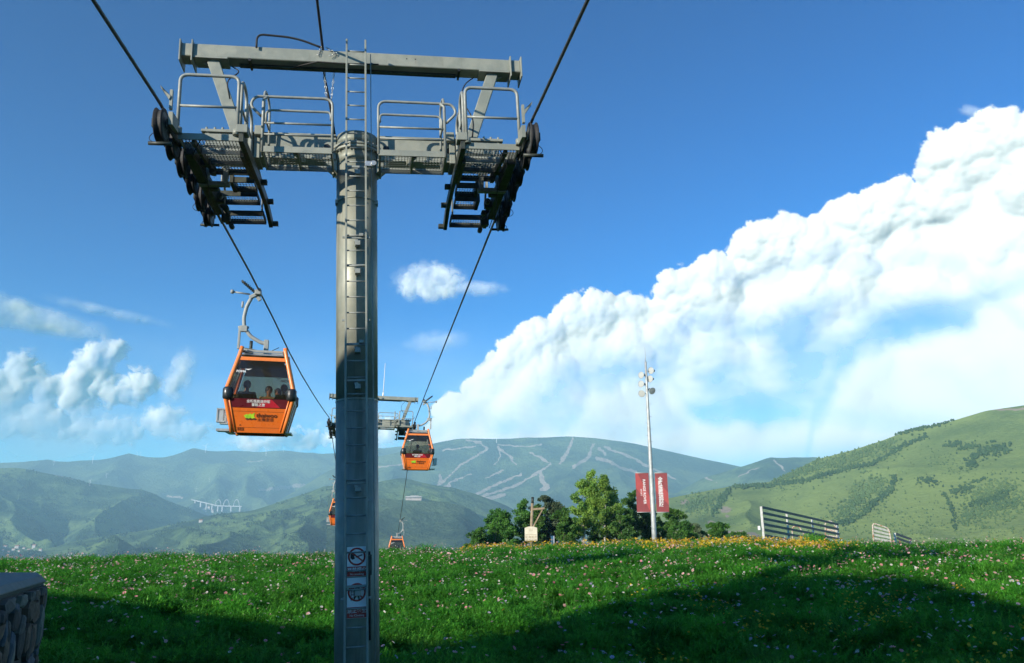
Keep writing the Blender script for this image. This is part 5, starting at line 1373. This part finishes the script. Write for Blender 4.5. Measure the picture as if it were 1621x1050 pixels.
# ------------------------------------------------------------------ mast, banners, signs, fences
M_MAST = mat('mast_galvanised', (.42, .45, .44), .5, .2, vscale=3)
MX, MY = 10.33, 60.0; mz = gz(MX, MY)
mt = thing('floodlight_mast', 'tall thin grey floodlight mast standing on the crest between two red banners', 'light mast', loc=(MX, MY, mz))
topz = at(1022, 573, MY).z - mz
sx_ = at(1022, 573, MY).x - MX
def mxz(z): return sx_ * z / topz
ml = MB().tube([(mxz(z), 0, z) for z in np.linspace(-.3, topz, 9)], [.20 - .115 * k / 8 for k in range(9)], 12).build('pole', M_MAST, mt)
MB().cyl((0, 0, 0), (0, 0, .03), .3, n=16).build('base_plate', M_MAST, ml)
MB().tube([(sx_, 0, topz), (sx_, 0, topz + .35), (sx_, 0, topz + 1.15)], [.03, .022, .008], 6).build('lightning_rod', M_MAST, mt)
for k in range(26):
    z = 1.2 + k * .48; s = -1 if k % 2 else 1
    MB().cyl((mxz(z) + s * .08, 0, z), (mxz(z) + s * .26, 0, z), .012, n=5).build('step_peg', M_MAST, ml)
M_LENS = mat('lamp_lens', (.42, .44, .42), .25, 0, var=.05)
for (px, py, dx, dz) in ((1031.5, 587, -.75, -.12), (1016, 594, -.75, -.12), (1030, 600, -.75, -.12), (1016, 608, -.75, -.12), (1031.5, 618.5, .35, -.45), (1016.5, 623, -.45, -.35)):
    p = at(px, py, MY) - Vector((MX, MY, mz)); d = Vector((dx, -.75, dz)).normalized()
    qm = d.to_track_quat('Z', 'Y').to_matrix().to_4x4(); qm.translation = p
    fl = MB().lathe([(.001, -.34), (.09, -.34), (.11, -.18), (.17, -.10), (.26, .06), (.275, .10), (.255, .10)], 18)
    f = fl.build('floodlight', M_MAST, mt); f.matrix_local = qm
    ln = MB().lathe([(.255, .085), (.001, .10)], 18).build('lens', M_LENS, f)
    ar = MB().beam(p - d * .2, Vector((mxz(p.z), 0, p.z - .05)), .05, .05).build('bracket', M_MAST, mt)
M_BAN = mat('banner_red', (.24, .048, .052), .7, vscale=2, var=.15); M_BANL = mat('banner_light_red', (.38, .062, .060), .7, vscale=2, var=.1)
def banner(px0, px1, label, kind):
    a = at(px0, 749, MY); b = at(px1 + 1.5, 811, MY); c = at((px0 + px1) / 2, 780, MY)
    w = (px1 - px0) / 1250 * MY * .985; h = a.z - b.z
    t = thing('banner', label, 'banner', loc=(c.x, MY - .02, b.z), group='red banners on the floodlight mast')
    cl = MB().bx(-w / 2, w / 2, -.012, .012, 0, h).build('cloth', M_BAN, t)
    s = -1 if kind == 0 else 1
    if kind == 0: pts = [(-w * .35, h), (-w * .5, h), (-w * .5, h * .62), (w * .1, h * .34), (w * .5, 0), (w * .5, h * .40)]
    else: pts = [(-w * .5, h * .92), (-w * .5, h * .55), (w * .5, h * .18), (w * .5, h * .48)]
    MB().prism(pts, -.016, -.0125).build('light_stripe', M_BANL, cl)
    for z in (0, h): MB().cyl((-w / 2 - (0 if kind else .0), 0, z), (w / 2, 0, z), .025, n=6).beam((w / 2 if kind == 0 else -w / 2, .02, z), ((w / 2 + .26) if kind == 0 else (-w / 2 - .26), .02, z), .04, .05).build('banner_arm', M_MAST, t)
    if kind == 0:
        text('lettering', 'RANGE ROVER', .27, cl, (.12, -.0185, h * .52), (PI / 2, PI / 2, 0), M_TEXTW, bold=.004)
        text('lettering', 'SPORT', .17, cl, (-.12, -.0185, h * .50), (PI / 2, PI / 2, 0), M_TEXTW)
    else:
        for k, ch in enumerate('\u5168\u65b0\u63fd\u80dc\u8fd0\u52a8\u7248'): text('lettering', ch, .36, cl, (-.08, -.0185, h * .83 - k * .305), (PI / 2, 0, 0), M_TEXTW, bold=.008)
banner(1007, 1028, 'tall red banner with white Latin lettering running down it', 0)
banner(1038, 1057.5, 'tall red banner with a column of white Chinese characters', 1)

SY = 46.0
p = at(841, 862, SY); z0 = gz(p.x, SY); sp_ = thing('wooden_signpost', 'weathered wooden post with a side arm and brace and a pale notice board', 'signpost', loc=(p.x, SY, z0))
def S(px, py): q = at(px, py, SY); return Vector((q.x - p.x, 0, q.z - z0))
MB().tube([(0, 0, -.2), S(841.5, 830), S(842.8, 797)], .085, 10).build('post', M_WOOD, sp_)
MB().tube([S(842.8, 797), S(843.3, 787)], .078, 10).build('post_cap', M_DARK, sp_)
MB().beam(S(843, 806.5) + Vector((0, -.05, 0)), S(862, 804.8) + Vector((0, -.05, 0)), .09, .11).build('arm', M_WOOD, sp_)
MB().beam(S(858.5, 807) + Vector((0, -.05, 0)), S(843.5, 835) + Vector((0, -.05, 0)), .06, .07).build('brace', M_WOOD, sp_)
M_BOARD = mat('pale_board', (.66, .62, .48), .75, vscale=4, var=.15)
a_, b_ = S(830.5, 834.5), S(850.5, 856)
bd = MB().prism([(a_.x, b_.z), (b_.x, b_.z), (b_.x, a_.z - .05), ((a_.x + b_.x) / 2 + .15, a_.z + .02), ((a_.x + b_.x) / 2 - .15, a_.z + .02), (a_.x, a_.z - .05)], -.14, -.10).build('notice_board', M_BOARD, sp_)
M_PRB = mat('brown_faded_print', (.32, .25, .15), .8, var=.1)
for k, (wd_, zz) in enumerate(((.22, -.13), (.22, -.22), (.62, -.42))): MB().bx((a_.x + b_.x) / 2 - wd_ / 2, (a_.x + b_.x) / 2 + wd_ / 2, -.143, -.141, a_.z + zz, a_.z + zz + .02).build('printed_line', M_PRB, bd)
for k, ln in enumerate(('\u82b1\u6d77\u89c2\u8d4f', '\u8bf7\u52ff\u91c7\u6458')): text('lettering', ln, .17, bd, ((a_.x + b_.x) / 2, -.143, a_.z - .56 - .18 * k), (PI / 2, 0, 0), M_PRB)
q = at(875, 862, 47); z0 = gz(q.x, 47); mp = thing('marker_post', 'small white marker post standing in front of the dark trees', 'post', loc=(q.x, 47, z0))
hh_ = at(875, 848.5, 47).z - z0
MB().bx(-.10, .10, -.06, .06, -.1, hh_).build('board', M_WHITE, mp, bevel=.015); MB().cyl((-.11, .07, 0), (-.11, .07, hh_ + .15), .025, n=6).build('stake', M_WOOD, mp)

M_SLAT = mat('weathered_grey_slat', (.17, .175, .165), .8, vscale=6, bump=.2); M_SLATL = mat('pale_slat', (.40, .42, .38), .75, vscale=6); M_POSTW = mat('pale_fence_post', (.62, .62, .58), .7, vscale=6, var=.2)
M_RUST = mat('rusty_tube', (.50, .47, .40), .7, vscale=9, color2=(.32, .13, .05), thr=(.50, .58))
def slat_fence(tops, hgt, nsl, label, spacing, post_m=M_POSTW, slat_m=M_SLAT, slh=.19, first=.06, group=None):
    P = [at(*q_) for q_ in tops]
    o0 = P[0]; t = thing('snow_fence', label, 'fence', loc=(o0.x, o0.y, o0.z - hgt), group=group)
    for q_ in P:
        a = q_ - Vector((o0.x, o0.y, o0.z - hgt)); zg = gz(q_.x, q_.y) - (o0.z - hgt)
        MB().bx(a.x - .075, a.x + .075, a.y - .06, a.y + .06, min(zg, a.z - hgt) - .1, a.z).build('post', post_m, t, bevel=.01)
    for a, b in zip(P[:-1], P[1:]):
        for k in range(nsl):
            dz = Vector((0, .0, -first - k * spacing)); O = Vector((o0.x, o0.y, o0.z - hgt)); dd_ = (b - a); nrm = Vector((dd_.y, -dd_.x, 0)).normalized() * .10
            jx = Vector((0, 0, wr.uniform(-.012, .012)))
            MB().beam(a - O + dz + nrm + jx, b - O + dz + nrm - jx, .035, slh).build('slat', slat_m, t)
    return t
slat_fence([(1204.5, 802, 62), (1245, 811, 65.3), (1285, 820, 68.6), (1325, 829.5, 72)], 2.65, 6, 'large slatted snow fence of dark boards on pale posts stepping down the slope', .42)
slat_fence([(1416, 844, 67), (1441, 853, 69)], 1.9, 4, 'short piece of dark slatted fence running down beside the rusty gate frame', .33)
def frame_tubes(pts, label, Y, slats=()):
    P = [at(a, b, Y) for a, b in pts]; o0 = Vector((P[0].x, Y, gz(P[0].x, Y))); P[0].z = min(P[0].z, o0.z); P[-1].z = min(P[-1].z, gz(P[-1].x, Y))
    t = thing('tube_gate', label, 'gate frame', loc=o0, group='rusty tube frames by the slatted fences')
    MB().tube(hoop([v - o0 for v in P], .3, 5), .055, 8).build('tube_frame', M_RUST, t)
    for (a, b, c, d, mm) in slats:
        MB().beam(at(a, b, Y) - o0, at(c, d, Y) - o0, .03, .16).build('slat', mm, t)
frame_tubes([(1381.5, 862), (1381, 828), (1407, 836.5), (1413, 862)], 'rusty rounded tube gate frame with pale slats standing apart from the big fence', 66, [(1382, 834 + 6 * k, 1409 + k * .4, 841.5 + 5.2 * k, M_SLATL) for k in range(4)])
frame_tubes([(1254, 862), (1254, 834), (1264, 832.5), (1290, 829.5)], 'rusty tube frame behind the middle bays of the big slatted fence', 70)
frame_tubes([(1306, 862), (1306, 827), (1316, 824), (1324, 836), (1324, 862)], 'rusty tube hoop behind the last bay of the big slatted fence', 73.5, [(1307, 838, 1323, 841, M_RUST), (1307, 848, 1323, 850, M_RUST)])
MB().box(at(1201.5, 836, 61.8), (.16, .1, .3)).build('meter_box', M_WHITE); tag(bpy.data.objects['meter_box'], 'small white box fixed on the first post of the big slatted fence', 'box')

# ------------------------------------------------------------------ far details
def hit(px, py, names):
    o = Vector((0, 0, CZ)); d = ray(px, py); best = None
    for n in names:
        r_ = BVH[n].ray_cast(o, d)
        if r_[0] is not None and (best is None or r_[3] < best[1]): best = (r_[0], r_[3])
    return best[0] if best else None
ALL = list(BVH)
tb_proto = None
turb = [(85, 737, 9, 'at the outer end of the far ridge'), (146, 734, 14, 'on the low part of the far ridge'), (217, 723, 9, 'first of a close pair on the far ridge'), (222.5, 723, 9, 'second of a close pair on the far ridge'),
        (325, 717, 15, 'under the number 103 cabin on the far ridge'), (421, 722, 14, 'in the dip of the far ridge'), (449, 716, 8, 'on the round top near the tower pole'),
        (142, 769, 11, 'on the hillside below the far ridge'), (168, 758, 10, 'just below the skyline on the hillside'), (310, 779, 9, 'low on the slope above the viaduct'),
        (331, 763, 7, 'tiny on the slope above the viaduct'), (709, 699, 6, 'on the shoulder of the ski mountain'), (753, 695, 8, 'alone on the flat top of the ski mountain'),
        (780, 696, 12, 'first of the pair above the ski runs'), (786, 701, 16, 'larger of the pair above the ski runs'), (820, 695, 11, 'past the pair towards the summit cloud')]
for i, (px, py, hp, where) in enumerate(turb):
    P = None
    for dy in range(0, 14):
        P = hit(px, py + dy, ALL)
        if P is not None: break
    if P is None: continue
    h_ = hp / 1250 * P.y * 1.05
    t = thing('wind_turbine', 'tiny white wind turbine ' + where, 'wind turbine', loc=P, group='wind turbines on the far ridges')
    MB().cyl((0, 0, -10), (0, 0, h_ * .68), h_ * .022, h_ * .012, 8).build('tower', M_WHITE, t)
    nc = MB().box((0, 0, h_ * .69), (h_ * .03, h_ * .09, h_ * .03)).build('nacelle', M_WHITE, t)
    ph = i * .7
    for k in range(3):
        a = ph + k * 2 * PI / 3
        MB().beam((0, -h_ * .055, h_ * .69), (math.sin(a) * h_ * .33, -h_ * .055, h_ * .69 + math.cos(a) * h_ * .33), h_ * .012, h_ * .022, up=(0, 1, 0)).build('blade', M_WHITE, t)
# viaduct
M_VIA = mat('viaduct_concrete', (.40, .41, .42), .8, vscale=.05)
P = hit(345, 806, ALL)
if P is not None:
    Yv = P.y - 60
    a, b = at(303, 791, Yv), at(345, 801, Yv); c = at(383, 802, Yv)
    t = thing('viaduct', 'long pale road viaduct with three white arches in the valley', 'bridge', loc=a)
    MB().beam((0, 0, 0), b - a, 12, 5).beam(b - a, c - a, 12, 5).build('deck', M_VIA, t)
    for px in (345, 358, 374):
        q = at(px, 802, Yv) - a; w_ = 9 / 1250 * Yv
        MB().tube([q + Vector((w_ * .5 * math.cos(u), 0, 1.15 * w_ * math.sin(u))) for u in np.linspace(0, PI, 12)], 2.2, 5).build('arch', M_VIA, t)
    for px, py in ((309, 793), (318, 795), (327, 797.5), (336, 799.5), (345, 802), (352, 802), (366, 802), (380, 802)):
        q = at(px, py, Yv) - a; MB().bx(q.x - 3, q.x + 3, q.y - 3, q.y + 3, q.z - 26, q.z).build('pier', M_VIA, t)
M_HOUSE = mat('village_wall', (.42, .41, .39), .8, vscale=.1)
M_ROOFR = mat('village_roof', (.28, .12, .08), .8)
vr = random.Random(3)
vill = [(4, 873), (13, 876), (22, 871), (30, 874), (38, 869), (27, 868), (8, 868), (46, 872), (54, 867), (64, 873), (112, 878), (124, 881), (131, 877), (318, 827), (330, 806), (324, 809), (336, 811)]
for i, (px, py) in enumerate(vill):
    P = hit(px, py, ALL)
    if P is None: continue
    w_ = vr.uniform(3, 6) / 1250 * P.y; h_ = w_ * vr.uniform(.35, .7)
    t = thing('village_house', ('tiny pale house in the hazy village at the valley bottom, beyond the stone wall' if px < 90 else 'tiny pale house in the hamlet just above the meadow edge' if px < 200 else 'tiny pale building on the valley road below the viaduct'), 'house', loc=P, group='houses of the valley village')
    MB().bx(-w_ / 2, w_ / 2, -w_ * .3, w_ * .3, -6, h_).build('wall', M_HOUSE, t); MB().prism([(-w_ * .34, h_), (w_ * .34, h_), (0, h_ * 1.5)], -w_ * .52, w_ * .52, Matrix.Rotation(PI / 2, 3, 'Z')).build('roof', M_ROOFR, t)
P = hit(657, 790, ALL)
if P is not None:
    w_ = 24 / 1250 * P.y; t = thing('ski_lodge', 'wide pale flat-roofed ski lodge at the foot of the ski runs', 'building', loc=P - Vector((0, 25, 0)))
    MB().bx(-w_ / 2, w_ / 2, -10, 10, -8, w_ * .10).bx(-w_ * .2, w_ * .3, -9, 11, w_ * .10, w_ * .17).build('wall', mat('lodge_wall', (.36, .31, .28), .8, vscale=.1), t)
    MB().bx(-w_ * .52, w_ * .52, -11, 11, w_ * .10, w_ * .13).build('roof', mat('lodge_roof', (.5, .52, .52), .6), t)
    for k in range(12): MB().bx(-w_ * .46 + k * w_ * .08, -w_ * .41 + k * w_ * .08, -10.3, -9.9, 0, w_ * .07).build('window', M_PLAST, t)

# tree clumps on the meadow hill
def forest_noise(name, box, src, mt, label, seed, n, hp, thr=.12):
    r = np.random.default_rng(seed); bv = BVH[src]; x = r.uniform(box[0], box[2], n); y = r.uniform(box[1], box[3], n)
    k = (fbm(x / 42 + y / 60, y / 15 - x / 90, 3, seed) + r.normal(0, .07, n)) > thr; pts = np.stack([x[k], y[k]], -1)
    return forest(name, [(np.array([q, q + .01]), .01, 1, hp) for q in pts], src, mt, label, seed)
def forest(name, regions, src, mt, label, seed):
    r = np.random.default_rng(seed); bv = BVH[src]; V = []; F = []; o0 = Vector((0, 0, CZ)); nV = 0
    ico = bmesh.new(); bmesh.ops.create_icosphere(ico, subdivisions=1, radius=1); iv = np.array([list(v.co) for v in ico.verts]); fi = np.array([[v.index for v in f.verts] for f in ico.faces]); ico.free()
    Vs = []; Fs = []
    for pts, wd0, n, hp in regions:
        pts = np.array(pts, float); seg = np.hypot(*(pts[1:] - pts[:-1]).T); cum = np.concatenate([[0], np.cumsum(seg)])
        for _ in range(n):
            u = r.random() * cum[-1]; k = min(np.searchsorted(cum, u, 'right') - 1, len(seg) - 1); f = (u - cum[k]) / seg[k]
            p_ = pts[k] * (1 - f) + pts[k + 1] * f + r.normal(0, 1, 2) * wd0 * np.array([.8, .6]) * r.choice([.4, 1.0, 1.5])
            h_ = bv.ray_cast(o0, ray(*p_))
            if h_[0] is None: continue
            P = h_[0]; hh = hp / 1250 * P.y * r.uniform(.6, 1.25); w_ = hh * r.uniform(.34, .55)
            jit = iv * (1 + r.normal(0, .16, (len(iv), 1)))
            Vs.append(jit * np.array([w_, w_, hh * .5]) + np.array([P.x, P.y, P.z + hh * .42])); Fs.append(fi + nV); nV += len(iv)
    me = np_mesh(name, np.concatenate(Vs), np.concatenate(Fs), True); me.materials.append(mt)
    return tag(mobj(name, me), label, kind='stuff')
M_FOR = leaf_mat('hill_tree_green', (.055, .105, .035), (.030, .070, .028), .2, .02)
M_SHR = leaf_mat('hill_shrub_green', (.10, .165, .055), (.065, .12, .042), .2, .02)
c3 = crop3
dark = [(c3([(340, 425), (520, 415), (640, 400), (740, 370), (860, 340), (950, 325)]), 2.6, 420, 4.2), (c3([(950, 322), (1020, 285), (1080, 245), (1190, 200)]), 2.6, 190, 3.8),
        (c3([(1060, 188), (1180, 158), (1320, 122)]), 3.2, 260, 4.0), (c3([(325, 436), (290, 475), (240, 545)]), 3.5, 160, 4.2), (c3([(1052, 375), (1035, 440), (965, 490), (890, 560), (800, 588)]), 3.2, 300, 4.6),
        (c3([(1275, 240), (1340, 232)]), 3, 60, 4), (c3([(1330, 255), (1420, 240)]), 3, 80, 4), (c3([(1385, 335), (1400, 290), (1470, 262), (1550, 255)]), 7, 260, 4.6), (c3([(1160, 390), (1235, 400)]), 5, 70, 3.6),
        (c3([(1395, 402), (1450, 388)]), 2, 30, 3.5), (c3([(1300, 450), (1390, 425)]), 5, 90, 4), (c3([(1380, 500), (1480, 480), (1545, 450)]), 8, 240, 4.2), (c3([(1265, 450), (1305, 520), (1320, 610)]), 2.5, 90, 3.5)]
light = [(c3([(520, 395), (700, 340), (900, 275), (1050, 230)]), 13, 900, 3.6), (c3([(200, 470), (150, 520), (260, 470)]), 16, 320, 3.4), (c3([(1000, 400), (920, 450), (860, 520), (800, 560)]), 14, 620, 3.8),
         (c3([(1350, 560), (1500, 520), (1600, 480)]), 22, 700, 3.4), (c3([(1400, 460), (1590, 420)]), 16, 300, 3.2), (c3([(700, 600), (1200, 640)]), 20, 160, 2.6), (c3([(900, 480), (1100, 560), (1240, 600)]), 26, 160, 2.4), (c3([(1150, 300), (1300, 320), (1500, 380)]), 26, 110, 2.4)]
forest('hill_trees', dark, 'meadow_hill', M_FOR, 'dark rows and clumps of trees on the smooth green hill', 5)
forest('hill_shrubs', light, 'meadow_hill', M_SHR, 'pale scrub spread over the smooth green hill', 6)

M_VAL = leaf_mat('valley_tree_green', (.040, .085, .035), (.022, .05, .026), .2, .01)
forest_noise('valley_trees', (0, 775, 560, 884), 'valley_hill', M_VAL, 'dark scrub and trees in the folds of the hill beyond the meadow', 11, 15000, 2.6)
forest_noise('valley_trees', (0, 745, 330, 880), 'spur_hill', M_VAL, 'dark scrub and trees on the folded hillside over the valley', 12, 9000, 2.2)
forest_noise('hill_shrubs', (1060, 700, 1621, 858), 'meadow_hill', M_SHR, 'single pale bushes dotted over the smooth green hill', 13, 3000, 2.0, .28)
